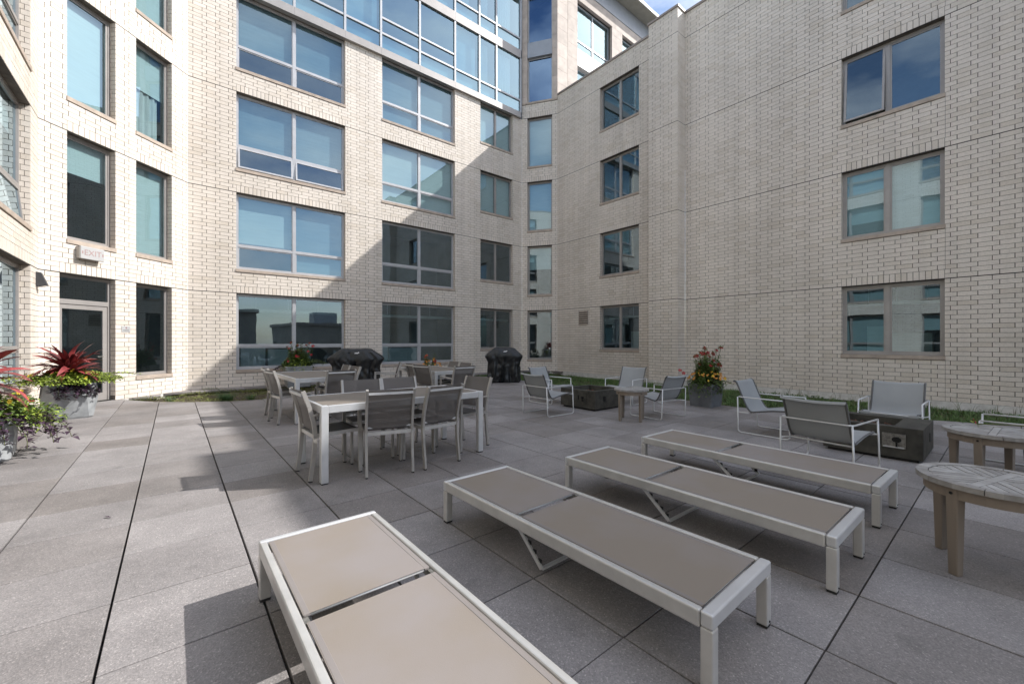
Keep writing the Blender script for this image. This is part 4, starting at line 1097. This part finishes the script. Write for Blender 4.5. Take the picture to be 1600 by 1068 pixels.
# --- fire pits
def fire_pit(x, y, S, H, label, rz, open_):
    t = empty('fire_pit', (x, y, 0), rz, label, 'fire pit', 'square concrete fire pits'); h = S/2
    x0, x1, y0, y1 = open_
    m = MB()
    for q in ((-h, x0, -h, h), (x1, h, -h, h), (x0, x1, -h, y0), (x0, x1, y1, h)): m.box(q[0], q[1], q[2], q[3], .035, H)
    bm = part(m, 'body', 'concrete_pit', t)
    m = MB(); m.box(x0, x1, y0, y1, .04, H-.12); part(m, 'burner_tray', 'black_metal', t)
    rr = random.Random(int(x*10)); m = MB()
    for k in range(90):
        cx, cy, cz, r_ = rr.uniform(x0+.03, x1-.03), rr.uniform(y0+.03, y1-.03), H-.105+rr.uniform(0, .035), rr.uniform(.014, .032)
        i = len(m.v); m.v += [(cx+r_*rr.uniform(.7, 1.2)*a, cy+r_*rr.uniform(.7, 1.2)*b, cz+r_*rr.uniform(.6, 1.1)*c) for a, b, c in ((1, 0, 0), (-1, 0, 0), (0, 1, 0), (0, -1, 0), (0, 0, 1), (0, 0, -1))]
        m.f += [tuple(i+q for q in f) for f in ((0, 2, 4), (2, 1, 4), (1, 3, 4), (3, 0, 4), (2, 0, 5), (1, 2, 5), (3, 1, 5), (0, 3, 5))]
    put(part(m, 'lava_rock', 'lava', t), kind='stuff')
    m = MB(); m.box(-h+.04, h-.04, -h+.04, h-.04, 0, .034); part(m, 'plinth', 'black_metal', t)
    return t
F1 = fire_pit(6.66, 5.54, .90, .385, 'square dark concrete fire pit on the left beside the small round table', 0, (-.37, .37, -.37, .37))
F2 = fire_pit(6.76, 1.07, .90, .375, 'square dark concrete fire pit on the right with a steel control plate', 0, (-.33, .28, -.20, .36))
# control plates
m = MB(); m.box(-.462, -.4502, -.31, -.11, .14, .30); cp = part(m, 'control_plate', 'steel', F2)
m = MB()
bar(m, (-.468, -.235, .155), (-.468, -.235, .21), .012, .016)
for k in range(12):
    a = k*math.pi/6; m.poly([(-.469, -.235, .235), (-.469, -.235+.042*math.cos(a), .235+.032*math.sin(a)), (-.469, -.235+.042*math.cos(a+.6), .235+.032*math.sin(a+.6))])
part(m, 'control_knob', 'black_metal', cp)
m = MB(); m.box(-.466, -.462, -.30, -.12, .142, .156); part(m, 'plate_lip', 'alu', cp)
m = MB(); m.box(-.462, -.4502, -.24, .00, .15, .29); cp = part(m, 'control_plate', 'concrete_pit', F1)
m = MB(); m.box(-.468, -.462, -.06, -.03, .19, .28); tube(m, [(-.463, -.15, .235), (-.478, -.15, .235)], .030, 12); m.box(-.47, -.462, -.17, -.13, .165, .20); part(m, 'control_knob', 'black_metal', cp)
for f in (F1, F2):
    m = MB(); m.box(-.20 if f is F1 else .08, -.12 if f is F1 else .14, -.457, -.4502, .17, .27); part(m, 'vent_slot', 'black_metal', f)

# --- round teak side tables
def make_round(label, rad=.335):
    t = empty('side_table', (0, 0, 0), 0, label, 'table', 'round weathered teak side tables'); H = .54
    n = 32; m = MB()
    for i in range(n):
        a0, a1 = 2*math.pi*i/n, 2*math.pi*(i+1)/n; ri = rad-.055
        if i % 4 == 3: a1 -= .012
        q = [(ri*math.cos(a0), ri*math.sin(a0)), (rad*math.cos(a0), rad*math.sin(a0)), (rad*math.cos(a1), rad*math.sin(a1)), (ri*math.cos(a1), ri*math.sin(a1))]
        m.hexa([(a, b, H-.03) for a, b in q]+[(a, b, H) for a, b in q])
    part(m, 'rim', 'teak_top', t)
    # slats laid as chevrons in four quarters, with mitred ends
    ri = rad-.060; wdt = .040; ang = R(33); A = Vector((math.cos(ang), math.sin(ang))); B = Vector((-math.sin(ang), math.cos(ang)))
    circ = [(ri*math.cos(2*math.pi*k/36), ri*math.sin(2*math.pi*k/36)) for k in range(36)]
    def strip(d, off, w_, poly):
        """part of poly inside a band of width w_ along d"""
        d = Vector(d); p_ = Vector((-d.y, d.x)); a = p_*(off+w_/2); b = p_*(off-w_/2)
        poly = clip(poly, (a.x, a.y), (a.x+d.x, a.y+d.y)) if len(poly) > 2 else poly
        return clip(poly, (b.x, b.y), (b.x-d.x, b.y-d.y)) if len(poly) > 2 else poly
    def slat(poly):
        if len(poly) < 3: return
        ar = abs(sum(poly[i][0]*poly[(i+1) % len(poly)][1]-poly[(i+1) % len(poly)][0]*poly[i][1] for i in range(len(poly))))/2
        if ar < .0006: return
        m = MB(); k = len(poly); z0, z1 = H-.024, H-.003+random.uniform(-.001, .0008); i = len(m.v)
        m.v += [(x, y, z1) for x, y in poly]+[(x, y, z0) for x, y in poly]; m.f.append(tuple(range(k))); m.f.append(tuple(reversed(range(k, 2*k))))
        for q in range(k): m.f.append((q, k+q, k+(q+1) % k, (q+1) % k))
        part(m, 'slat', 'teak_top', t)
    slat(strip(A, 0, .046, circ))
    def half(poly, nrm, dist):
        """keep points with nrm.p > dist"""
        if len(poly) < 3: return poly
        c_ = nrm*dist; t_ = Vector((nrm.y, -nrm.x)); a = (c_.x, c_.y)
        q = clip(poly, a, (c_.x+t_.x, c_.y+t_.y)); 
        if q and sum(Vector(p).dot(nrm) for p in q)/len(q) > dist: return q
        return clip(poly, (c_.x+t_.x, c_.y+t_.y), a)
    for sg in (-1, 1): slat(half(strip(B, 0, .046, circ), B*sg, .026))
    for sa in (-1, 1):
        for sb in (-1, 1):
            U, V = A*sa, B*sb; d = (U+V).normalized()
            quad_ = half(half(circ, U, .027), V, .027)
            for k in range(-6, 7): slat(strip(d, k*(wdt+.007), wdt, quad_))
    # curved apron
    m = MB(); ra = rad-.035
    for i in range(n):
        a0, a1 = 2*math.pi*i/n, 2*math.pi*(i+1)/n
        q = [((ra-.022)*math.cos(a0), (ra-.022)*math.sin(a0)), (ra*math.cos(a0), ra*math.sin(a0)), (ra*math.cos(a1), ra*math.sin(a1)), ((ra-.022)*math.cos(a1), (ra-.022)*math.sin(a1))]
        m.hexa([(a, b, H-.095) for a, b in q]+[(a, b, H-.031) for a, b in q])
    part(m, 'apron', 'teak', t)
    for k in range(4):
        a = R(18+90*k); c, s = math.cos(a), math.sin(a); m = MB(); r0, r1 = rad-.092, rad-.030
        def P_(r, w_, z): return (r*c-w_*s, r*s+w_*c, z)
        m.hexa([P_(r0+.01, -.024, 0), P_(r1-.012, -.024, 0), P_(r1-.012, .024, 0), P_(r0+.01, .024, 0), P_(r0, -.030, H-.0305), P_(r1, -.030, H-.0305), P_(r1, .030, H-.0305), P_(r0, .030, H-.0305)])
        lg = part(m, 'leg', 'teak', t, bevel=.004)
        m = MB(); tube(m, [P_(r1-.001, 0, H-.065), P_(r1+.003, 0, H-.065)], .009, 8); part(m, 'plug', 'black_metal', lg)
    return t
RT = make_round('round weathered teak table nearest the camera at the right frame edge'); RT.location = (3.715, .065, 0); RT.rotation_euler.z = R(130)
RT2 = copy_tree(RT); RT2.location = (5.72, .10, 0); RT2.rotation_euler.z = R(144); RT2['label'] = 'second round teak table behind the nearest one, right of the right fire pit'
RT3 = copy_tree(RT); RT3.location = (6.03, 4.15, 0); RT3.rotation_euler.z = R(235); RT3.scale = (.86, .86, 1.0); RT3['label'] = 'small round teak table standing beside the left fire pit'

# --- covered grills
def grill(x, y, rz, Wd, label, seed):
    t = empty('covered_grill', (x, y, 0), rz, label, 'grill', 'grills under black covers'); rr = random.Random(seed)
    # cover as stacked rings, profile of a hooded grill with side shelves; hanging folds and creases
    key = [(.03, .57, .29), (.25, .565, .288), (.58, .55, .28), (.67, .56, .285), (.75, .62, .30), (.83, .672, .312), (.87, .675, .312), (.93, .625, .305), (1.0, .535, .29), (1.07, .445, .27), (1.125, .375, .235), (1.142, .33, .19), (1.146, .2, .1)]
    rows = []
    for a_, b_ in zip(key, key[1:]):
        q_ = max(1, int((b_[0]-a_[0])/.035)); rows += [tuple(a_[i_]+(b_[i_]-a_[i_])*k_/q_ for i_ in range(3)) for k_ in range(q_)]
    rows.append(key[-1]); n = 160; m = MB(); sc = Wd/1.34
    e = .26; dense = [(math.copysign(abs(math.cos(2*math.pi*i/4000))**e, math.cos(2*math.pi*i/4000)), math.copysign(abs(math.sin(2*math.pi*i/4000))**e, math.sin(2*math.pi*i/4000))) for i in range(4001)]
    acc = [0]
    for p_, q_ in zip(dense, dense[1:]): acc.append(acc[-1]+math.hypot((q_[0]-p_[0])*.6, (q_[1]-p_[1])*.3))
    ring = []; di = 0
    for i in range(n):        # even spacing round the outline
        t_ = acc[-1]*i/n
        while acc[di+1] < t_: di += 1
        ring.append(dense[di])
    for k, (z, a, b) in enumerate(rows):
        for i in range(n):
            cx, cy = ring[i]; px, py = cx*a*sc, cy*b; u = 2*math.pi*i/n
            hang = max(0, min(1, (.84-z)/.5))**.6; wob = .9*noise.noise((px*2.5, py*2.5, z*1.3+seed))
            fold = (abs(math.sin(u*4.5+seed+z*1.1+wob))-.5)*.070*hang+(abs(math.sin(u*9.5-z*1.8+seed+wob))-.5)*.034*hang
            q = noise.noise((px*5+z*3+seed, py*5, z*2.6)); q2 = noise.noise((px*9-z*7, py*9+seed, z*6))
            fold += (.45-abs(q)*2)*.034*(1 if z < 1.1 else .3)+(.45-abs(q2)*2)*.014
            l_ = math.hypot(cx*.5, cy); nx, ny = cx*.5/l_, cy/l_
            zz = z+(.012*math.sin(u*3+seed) if k == 0 else 0)-(.030*abs(noise.noise((px*4, py*4, seed))) if z > .8 else 0)
            m.v.append((px+nx*fold, py+ny*fold, zz))
    for k in range(len(rows)-1):
        for i in range(n): m.f.append((k*n+i, k*n+(i+1) % n, (k+1)*n+(i+1) % n, (k+1)*n+i))
    m.f.append(tuple((len(rows)-1)*n+i for i in range(n)))
    cv = part(m, 'cover', 'cover', t, smooth=True)
    m = MB(); z0 = 1.005   # small white emblem printed on the upper front
    px, w_ = .02, .062
    def fs(x_, z_): return (x_, -.322+(z_-1.0)*.35, z_)
    m.quad(fs(px-w_, z0), fs(px+w_*.5, z0-.004), fs(px+w_*.9, z0+.03), fs(px-w_*.6, z0+.022)); m.quad(fs(px+w_*.6, z0+.01), fs(px+w_*1.1, z0+.012), fs(px+w_*1.0, z0+.045), fs(px+w_*.7, z0+.04))
    part(m, 'emblem', 'emblem', cv)
    for sx in (-1, 1):
        for sy in (-1, 1):
            m = MB(); tube(m, [(sx*.46, sy*.2-.02, .035), (sx*.46, sy*.2+.02, .035)], .035, 12); part(m, 'caster', 'rubber', t)
    m = MB(); m.box(-.5, .5, -.23, .23, .07, .11); part(m, 'base_shelf', 'black_metal', t)
    return t
G1p = DV*11.6+RV*((557-CCX)/CF*11.6); G2p = DV*13.55+RV*((787-CCX)/CF*13.55)
grill(G1p.x, G1p.y, R(-22), 1.46, 'large black covered grill behind the left rear dining table', 3)
grill(G2p.x, G2p.y, R(-33), 1.20, 'black covered grill standing alone before the narrow right window', 8)

# ------------------------------------------------------------------ planters
def leaf_mb(l, wd, bend=.5, fold=.12, seg=6, seed=0):
    """broad strap leaf along +x bending down, keeled along the middle"""
    rr = random.Random(seed); m = MB(); L_, C_, R_ = [], [], []
    x = z = 0; a = 0; tw = rr.uniform(-.5, .5)
    for k in range(seg+1):
        t = k/seg; w_ = wd*(math.sin(math.pi*min(1, .12+t*.88))**.75)*.5 if k < seg else 0.0
        s_ = math.sin(tw*t)*w_
        L_.append((x, -w_, z+fold*w_*2-s_)); C_.append((x, 0, z)); R_.append((x, w_, z+fold*w_*2+s_))
        x += l/seg*math.cos(a); z += l/seg*math.sin(a); a -= bend/seg*(1+t)
    for k in range(seg):
        m.quad(L_[k], L_[k+1], C_[k+1], C_[k]); m.quad(C_[k], C_[k+1], R_[k+1], R_[k])
    return m
LEAVES = [leaf_mb(1.0, .135+.03*(i % 3), .4+.22*i, seed=i).build('leaf', M['cordyline'], None, world=False, smooth=True) for i in range(5)]
for q in LEAVES: COL.objects.unlink(q)
def cordyline(root, x, y, z, nleaf, lmin, lmax, rr, e0=78, e1=88):
    for k in range(nleaf):
        az = 2.399963*k+rr.uniform(-.25, .25); t = k/nleaf
        el = R(e0-e1*t+rr.uniform(-10, 10)); l = rr.uniform(lmin, lmax)
        o = bpy.data.objects.new('leaf', LEAVES[rr.randrange(5)].data); COL.objects.link(o); o.parent = root
        o.location = (x+.03*math.cos(az), y+.03*math.sin(az), z+.16*(1-t)); o.rotation_euler = (rr.uniform(-.5, .5), -el, az); o.scale = (l, l*rr.uniform(.8, 1.15), l)
    m = MB(); tube(m, [(x, y, z-.12), (x, y, z+.18)], .02, 7); m.build('stem', M['stem'], root, world=False)
def leaf_cloud(root, name, m_, n, centre, rad, zr, ls, rr, droop=.25, flat=.5, hole=0.0):
    m = MB()
    for k in range(n):
        a = rr.uniform(0, 6.283); q = math.sqrt(rr.uniform(hole, 1)); rx, ry = rad
        lump = .82+.3*math.sin(a*5+centre[0]*7)*math.sin(a*3+1)
        x = centre[0]+rx*q*lump*math.cos(a); y = centre[1]+ry*q*lump*math.sin(a)
        z = centre[2]+zr*(1-q*q)*rr.uniform(.1, 1)-droop*zr*max(0, q-.6)*2*rr.random()
        el = rr.uniform(-.4, .9); az = a+rr.uniform(-1.4, 1.4); l = rr.uniform(*ls)
        leaf(m, (x, y, z), (math.cos(az)*math.cos(el), math.sin(az)*math.cos(el), math.sin(el)), l, l*rr.uniform(.55, .8), .25)
    return m.build(name, M[m_], root, world=False)
def trail(root, p0, az, ln, rr, m_='lime', fall=.5, ls=(.03, .055), name='vine'):
    """a stem running outwards and down with leaves along it"""
    m = MB(); g = MB(); P = []; p = Vector(p0); el = .25
    st = 9
    for k in range(st+1):
        P.append(p.copy()); p = p+Vector((math.cos(az)*math.cos(el), math.sin(az)*math.cos(el), math.sin(el)))*ln/st; el -= fall*2/st*rr.uniform(.6, 1.3); az += rr.uniform(-.15, .15)
        if p.z < .02: p.z = .02
    tube(m, P, .0035, 5); o = m.build(name, M['stem'], root, world=False)
    for k, q in enumerate(P[1:]):
        for j in range(3):
            a = az+rr.uniform(-2.2, 2.2); e = rr.uniform(-.3, .8); l = rr.uniform(*ls)
            leaf(g, q, (math.cos(a)*math.cos(e), math.sin(a)*math.cos(e), math.sin(e)), l, l*.6, .2)
    g.build('leaves', M[m_], o, world=False)
def flower(root, p, m_, r, rr, n=5):
    m = MB(); p = Vector(p); nrm = Vector((rr.uniform(-.6, .2)-.25, rr.uniform(-.7, .1)-.3, rr.uniform(.1, .9))).normalized()
    a_ = nrm.orthogonal().normalized(); b_ = nrm.cross(a_)
    for k in range(n):
        t0 = 2*math.pi*k/n; t1 = t0+2*math.pi/n*.45; t2 = t0-2*math.pi/n*.45
        f = lambda t, q, h=0: p+(a_*math.cos(t)+b_*math.sin(t))*q+nrm*h
        m.poly([p, f(t2, r*.75, r*.25), f(t0, r, r*.1), f(t1, r*.75, r*.25)])
    m.build('flower', M[m_], root, world=False)
def bed_flowers(root, c, rad, n, rr, cols, zr, r=(.018, .03), petals=7):
    for k in range(n):
        a = rr.uniform(0, 6.283); q = math.sqrt(rr.uniform(.1, 1)); x, y = c[0]+rad*q*math.cos(a), c[1]+rad*q*math.sin(a)
        flower(root, (x, y, c[2]+zr*(1-q*q)+rr.uniform(0, .05)), rr.choice(cols), rr.uniform(*r), rr, petals)

def facet_pot(root, H, rt, rm, rb, m_, square=False):
    """faceted pot: chamfered square in plan, widest in the middle"""
    def ring(r, z, ch):
        c = r*ch; return [(-r, -c, z), (-c, -r, z), (c, -r, z), (r, -c, z), (r, c, z), (c, r, z), (-c, r, z), (-r, c, z)]
    m = MB(); rings = [ring(rb, .0, .75), ring(rb*1.06, .03, .78), ring(rm, H*.58, .55), ring(rt, H, .90)] if not square else [ring(rb, 0, .93), ring(rt, H-.03, .93), ring(rt*1.015, H-.03, .93), ring(rt*1.015, H, .93)]
    for q in rings: m.v += q
    for k in range(len(rings)-1):
        for i in range(8): m.f.append((k*8+i, k*8+(i+1) % 8, (k+1)*8+(i+1) % 8, (k+1)*8+i))
    i0 = len(m.v); top = rings[-1]; m.v += [(x*.9, y*.9, z) for x, y, z in top]+[(x*.88, y*.88, z-.06) for x, y, z in top]; b = (len(rings)-1)*8
    for i in range(8): m.f.append((b+i, b+(i+1) % 8, i0+(i+1) % 8, i0+i)); m.f.append((i0+i, i0+(i+1) % 8, i0+8+(i+1) % 8, i0+8+i))
    p = m.build('pot', M[m_], root, world=False)
    m = MB(); m.poly([(x*.88, y*.88, H-.045) for x, y, z in top]); m.build('soil', M['soil'], root, world=False)
    m = MB(); m.box(-rb*.8, rb*.8, -rb*.8, rb*.8, -.0, .004)
    return p

# tall pot by the door
p1 = gp(108, 652); rr = random.Random(5)
PL1 = empty('potted_plant', (p1.x, p1.y, 0), R(12), 'tall faceted pale grey planter by the exit door with crimson leaves over lime vines', 'planter', 'flower planters')
facet_pot(PL1, .61, .315, .345, .265, 'pot_grey')
leaf_cloud(PL1, 'lime_foliage', 'lime', 3000, (0, 0, .66), (.68, .68), .18, (.035, .065), rr, .45)
leaf_cloud(PL1, 'green_foliage', 'green', 900, (0, 0, .64), (.56, .56), .18, (.03, .055), rr, .4)
leaf_cloud(PL1, 'purple_foliage', 'purple', 260, (.06, -.32, .50), (.24, .16), .12, (.05, .09), rr, .9)
cordyline(PL1, 0, 0, .74, 100, .30, .62, rr, 74, 76)
for k in range(22): trail(PL1, (.25*math.cos(k*.9), .25*math.sin(k*.9), .70), k*.9+rr.uniform(-.2, .2), rr.uniform(.42, .72), rr, fall=.28, ls=(.035, .06))
for k in range(8): trail(PL1, (.2*math.cos(-2.2+k*.22), .25*math.sin(-2.2+k*.22), .60), -2.3+k*.25, rr.uniform(.28, .42), rr, m_='purple', fall=1.5, ls=(.06, .10), name='purple_vine')
bed_flowers(PL1, (0, 0, .70), .60, 13, rr, ['orange', 'red', 'red', 'yellow'], .12, (.026, .042))
# nearer pot at the left frame edge
p2 = gp(-46, 722)
PL2 = empty('potted_plant', (p2.x, p2.y, 0), R(6), 'grey planter cut by the left frame edge, with yellow flowers and dark purple vines', 'planter', 'flower planters')
facet_pot(PL2, .50, .31, .325, .29, 'pot_grey')
leaf_cloud(PL2, 'lime_foliage', 'lime', 1900, (.05, 0, .50), (.60, .60), .26, (.035, .075), rr, .9)
leaf_cloud(PL2, 'green_foliage', 'green', 1200, (.05, 0, .50), (.62, .62), .28, (.04, .08), rr, .8)
leaf_cloud(PL2, 'purple_foliage', 'purple', 260, (.05, -.1, .44), (.56, .52), .26, (.07, .12), rr, 1.1)
cordyline(PL2, -.05, .0, .76, 54, .46, .66, rr, 74, 70)
for k in range(26): trail(PL2, (.22*math.cos(k*.83), .22*math.sin(k*.83), .54), k*.83, rr.uniform(.35, .60), rr, m_='lime' if k % 2 else 'green', fall=.9)
for k in range(16): trail(PL2, (.26*math.cos(-1.9+k*.2), .26*math.sin(-1.9+k*.2), .48), -1.9+k*.2, rr.uniform(.40, .72), rr, m_='purple', fall=1.05, ls=(.06, .11), name='purple_vine')
bed_flowers(PL2, (.05, -.05, .57), .62, 26, rr, ['yellow', 'yellow', 'yellow', 'orange', 'red'], .20, (.024, .038))

def tall_blooms(root, c, n, rr, zlo, zhi, rad, cols, m_='green'):
    """upright leafy stems with trumpet flowers at the top"""
    for k in range(n):
        a = rr.uniform(0, 6.283); q = rad*math.sqrt(rr.random()); x, y = c[0]+q*math.cos(a)*.5, c[1]+q*math.sin(a)*.5; z1 = rr.uniform(zlo, zhi)
        top = Vector((c[0]+q*math.cos(a), c[1]+q*math.sin(a), z1)); P = [Vector((x, y, c[2])), Vector((x, y, c[2])).lerp(top, .5)+Vector((rr.uniform(-.04, .04), rr.uniform(-.04, .04), .02)), top]
        P = fillet(P, .2, 4); m = MB(); tube(m, P, .004, 5); st = m.build('stem', M['stem'], root, world=False)
        g = MB()
        for i, p in enumerate(P):
            for j in range(11):
                az = rr.uniform(0, 6.283); el = rr.uniform(-.3, .9); l = rr.uniform(.04, .08)
                leaf(g, p+Vector((rr.uniform(-.03, .03), rr.uniform(-.03, .03), rr.uniform(-.05, .04))), (math.cos(az)*math.cos(el), math.sin(az)*math.cos(el), math.sin(el)), l, l*.55, .2)
        g.build('leaves', M[m_], st, world=False)
        if k % 4 != 3: flower(root, top+Vector((0, 0, .01)), rr.choice(cols), rr.uniform(.038, .056), rr, 5)
# square slate planter by the right wing
p3 = Vector((8.585, 4.095, 0))
PL3 = empty('potted_plant', p3, 0, 'square slate grey planter against the right wing with tall red and low orange flowers', 'planter', 'flower planters')
facet_pot(PL3, .47, .262, .25, .225, 'pot_dark', square=True)
leaf_cloud(PL3, 'green_foliage', 'green', 2000, (0, 0, .48), (.40, .44), .38, (.035, .07), rr, .9)
leaf_cloud(PL3, 'leafy_top', 'green', 1100, (0, -.02, .62), (.27, .27), .46, (.035, .07), rr, .4)
leaf_cloud(PL3, 'purple_foliage', 'purple', 260, (-.1, -.1, .42), (.36, .36), .22, (.03, .06), rr, .9)
tall_blooms(PL3, (0, -.04, .46), 26, rr, .80, 1.22, .30, ['red'])
bed_flowers(PL3, (-.04, -.04, .52), .38, 105, rr, ['orange', 'orange', 'yellow', 'orange'], .26, (.016, .028))
for k in range(10): trail(PL3, (.15*math.cos(k*.63), .15*math.sin(k*.63), .50), 1.2+k*.5, rr.uniform(.25, .5), rr, m_='green', fall=.4)
for k, (ax, ay, az_) in enumerate(((-.20, .46, .72), (-.16, .40, .66))): flower(PL3, (ax, ay, az_), 'red', .045, rr, 5)
# planters behind the dining tables
p4 = DV*12.35+RV*((465-CCX)/CF*12.35)
PL4 = empty('potted_plant', (p4.x, p4.y, 0), R(-4), 'grey planter of red flowered bushy green vine under the wide ground floor window', 'planter', 'flower planters')
facet_pot(PL4, .61, .36, .36, .30, 'pot_grey', square=True)
leaf_cloud(PL4, 'green_foliage', 'green', 1900, (0, 0, .66), (.42, .36), .46, (.045, .08), rr, .5)
leaf_cloud(PL4, 'lime_foliage', 'lime', 900, (0, -.05, .62), (.46, .40), .40, (.04, .07), rr, .9)
tall_blooms(PL4, (0, 0, .75), 16, rr, 1.0, 1.32, .42, ['red'])
bed_flowers(PL4, (.1, -.1, .72), .45, 9, rr, ['red'], .36, (.04, .055), 5)
for k in range(8): trail(PL4, (.2*math.cos(k), .2*math.sin(k), .75), -.9+k*.25, rr.uniform(.4, .85), rr, m_='green', fall=.5, ls=(.04, .07))
for k in range(4): trail(PL4, (-.3, -.1, .6), 2.9+k*.2, .5, rr, m_='purple', fall=.9, ls=(.05, .09), name='purple_vine')
p5 = DV*13.0+RV*((672-CCX)/CF*13.0)
PL5 = empty('potted_plant', (p5.x, p5.y, 0), 0, 'low slate planter with small orange and red flowers behind the farthest dining table', 'planter', 'flower planters')
facet_pot(PL5, .44, .27, .25, .23, 'pot_dark', square=True)
leaf_cloud(PL5, 'green_foliage', 'green', 700, (0, 0, .44), (.36, .36), .30, (.03, .06), rr, .5)
tall_blooms(PL5, (0, 0, .5), 6, rr, .7, .92, .22, ['red', 'orange'])
bed_flowers(PL5, (0, 0, .52), .36, 26, rr, ['orange', 'orange', 'red'], .25, (.025, .04))
# planter just outside the right edge, a flowering shoot hangs into the picture
PL6 = empty('potted_plant', (4.42, -.78, 0), 0, 'planter past the right frame edge, its red tipped shoot over the round table', 'planter', 'flower planters')
facet_pot(PL6, .47, .262, .25, .225, 'pot_dark', square=True)
leaf_cloud(PL6, 'green_foliage', 'green', 900, (0, 0, .50), (.34, .34), .34, (.03, .06), rr, .7)
bed_flowers(PL6, (0, 0, .60), .34, 20, rr, ['orange', 'yellow', 'red'], .25, (.02, .033))
m = MB(); g = MB(); tip = Vector((4.30, .16, .775))-Vector((4.42, -.78, 0)); P = fillet([Vector((0, .1, .66)), Vector((-.02, .5, .80)), tip], .3, 6); tube(m, P, .004, 5); st = m.build('shoot', M['stem'], PL6, world=False)
for p in P:
    for j in range(6):
        az = rr.uniform(0, 6.28); el = rr.uniform(-.2, .8); l = rr.uniform(.025, .042); leaf(g, p+Vector((rr.uniform(-.02, .02), rr.uniform(-.02, .02), rr.uniform(-.02, .02))), (math.cos(az)*math.cos(el), math.sin(az)*math.cos(el), math.sin(el)), l, l*.6, .2)
g.build('leaves', M['lime'], st, world=False)
flower(PL6, tip+Vector((0, .01, .015)), 'red', .022, rr, 5); flower(PL6, P[5]+Vector((0, 0, -.04)), 'orange', .02, rr, 7)

# ------------------------------------------------------------------ small things on the walls
def text_mesh(body, size, m_, mx, depth, parent, name):
    cu = bpy.data.curves.new(name, 'FONT'); cu.body = body; cu.size = size; cu.extrude = depth; cu.align_x = 'CENTER'; cu.align_y = 'CENTER'
    tmp = bpy.data.objects.new('tmp', cu); COL.objects.link(tmp); dg = bpy.context.evaluated_depsgraph_get()
    me = bpy.data.meshes.new_from_object(tmp.evaluated_get(dg)); bpy.data.objects.remove(tmp)
    me.materials.clear(); me.materials.append(M[m_]); me.transform(mx)
    o = bpy.data.objects.new(name, me); COL.objects.link(o); o.parent = parent; return o
def wall_mx(fr, s, n, z, root, flip=False):
    """text x axis runs to the viewer's right along the wall"""
    t = fr.t.copy(); nn = fr.n.copy(); z_ = Vector((0, 0, 1)); x_ = z_.cross(nn)  # right when facing the wall
    p = fr(s, n, z)-WLOC[root.name]
    return Matrix(((x_.x, z_.x, nn.x, p.x), (x_.y, z_.y, nn.y, p.y), (x_.z, z_.z, nn.z, p.z), (0, 0, 0, 1)))
ec = f1(1.05, 0, 3.20)
EX = empty('exit_sign', f1(1.0, 0, 3.1), 0, 'white boxed EXIT sign with faded red letters above the door', 'sign')
m = MB(); es0, es1, ez0, ez1 = .63, 1.075, 3.095, 3.345
m.fbox(f1, es0, es1, .002, .085, ez0, ez1); m.build('housing', M['frame'], EX, bevel=.006)
m = MB(); m.fbox(f1, es0-.008, es1+.008, .087, .135, ez0-.008, ez1+.008); fc = m.build('face', M['white_plastic'], EX, bevel=.012, seg=2)
text_mesh('EXIT', .165, 'pink_letter', wall_mx(f1, (es0+es1)/2, .1365, (ez0+ez1)/2, EX), .001, EX, 'lettering')
for sg in (-1, 1):
    m = MB(); c = (es0+es1)/2+sg*.195; z = (ez0+ez1)/2
    for q in (-1, 1): m.fbox(f1, c-.012, c+.012, .136, .1375, min(z, z+q*.03), max(z, z+q*.03))
    m.build('chevron', M['pink_letter'], EX)
SG = empty('door_sign', f1(1.66, 0, 1.55), 0, 'small silver plaque with a maroon mark on the pier between door and window', 'sign')
m = MB(); m.fbox(f1, 1.555, 1.755, .003, .009, 1.56, 1.70); m.build('plate', M['alu'], SG, bevel=.001)
text_mesh('9', .07, 'maroon', wall_mx(f1, 1.655, .0098, 1.652, SG), .0004, SG, 'mark')
m = MB()
for k in range(9): m.fbox(f1, 1.585+k*.016, 1.596+k*.016, .0093, .0101, 1.595, 1.607)
m.build('small_print', M['black_metal'], SG)
WLt = empty('wall_light', f0(f0.L-.16, 0, 2.4), 0, 'charcoal wedge shaped wall light by the corner left of the exit door', 'wall light')
m = MB(); a, b = f0.L-.19, f0.L-.08
m.hexa([f0(a, .0, 2.40), f0(b, .0, 2.40), f0(b, .155, 2.43), f0(a, .155, 2.43), f0(a, .0, 2.68), f0(b, .0, 2.68), f0(b, .07, 2.67), f0(a, .07, 2.67)])
m.build('housing', M['dark_light'], WLt, bevel=.004)
m = MB(); m.fbox(f0, a+.02, b-.02, .02, .12, 2.392, 2.402); m.build('lens', M['white_plastic'], WLt)
# bed spotlight by the back facade
sp = DV*13.35+RV*((621-CCX)/CF*13.35)
SP = empty('spotlight', (sp.x, sp.y, -.1), 0, 'small black garden spotlight at the foot of the back facade', 'light')
m = MB(); tube(m, [(0, 0, 0), (0, 0, .32)], .012, 8); m.build('stake', M['black_metal'], SP, world=False)
m = MB(); tube(m, [(0, .05, .34), (-.03, -.12, .42)], [.05, .085], 12); m.build('lamp_head', M['black_metal'], SP, world=False)
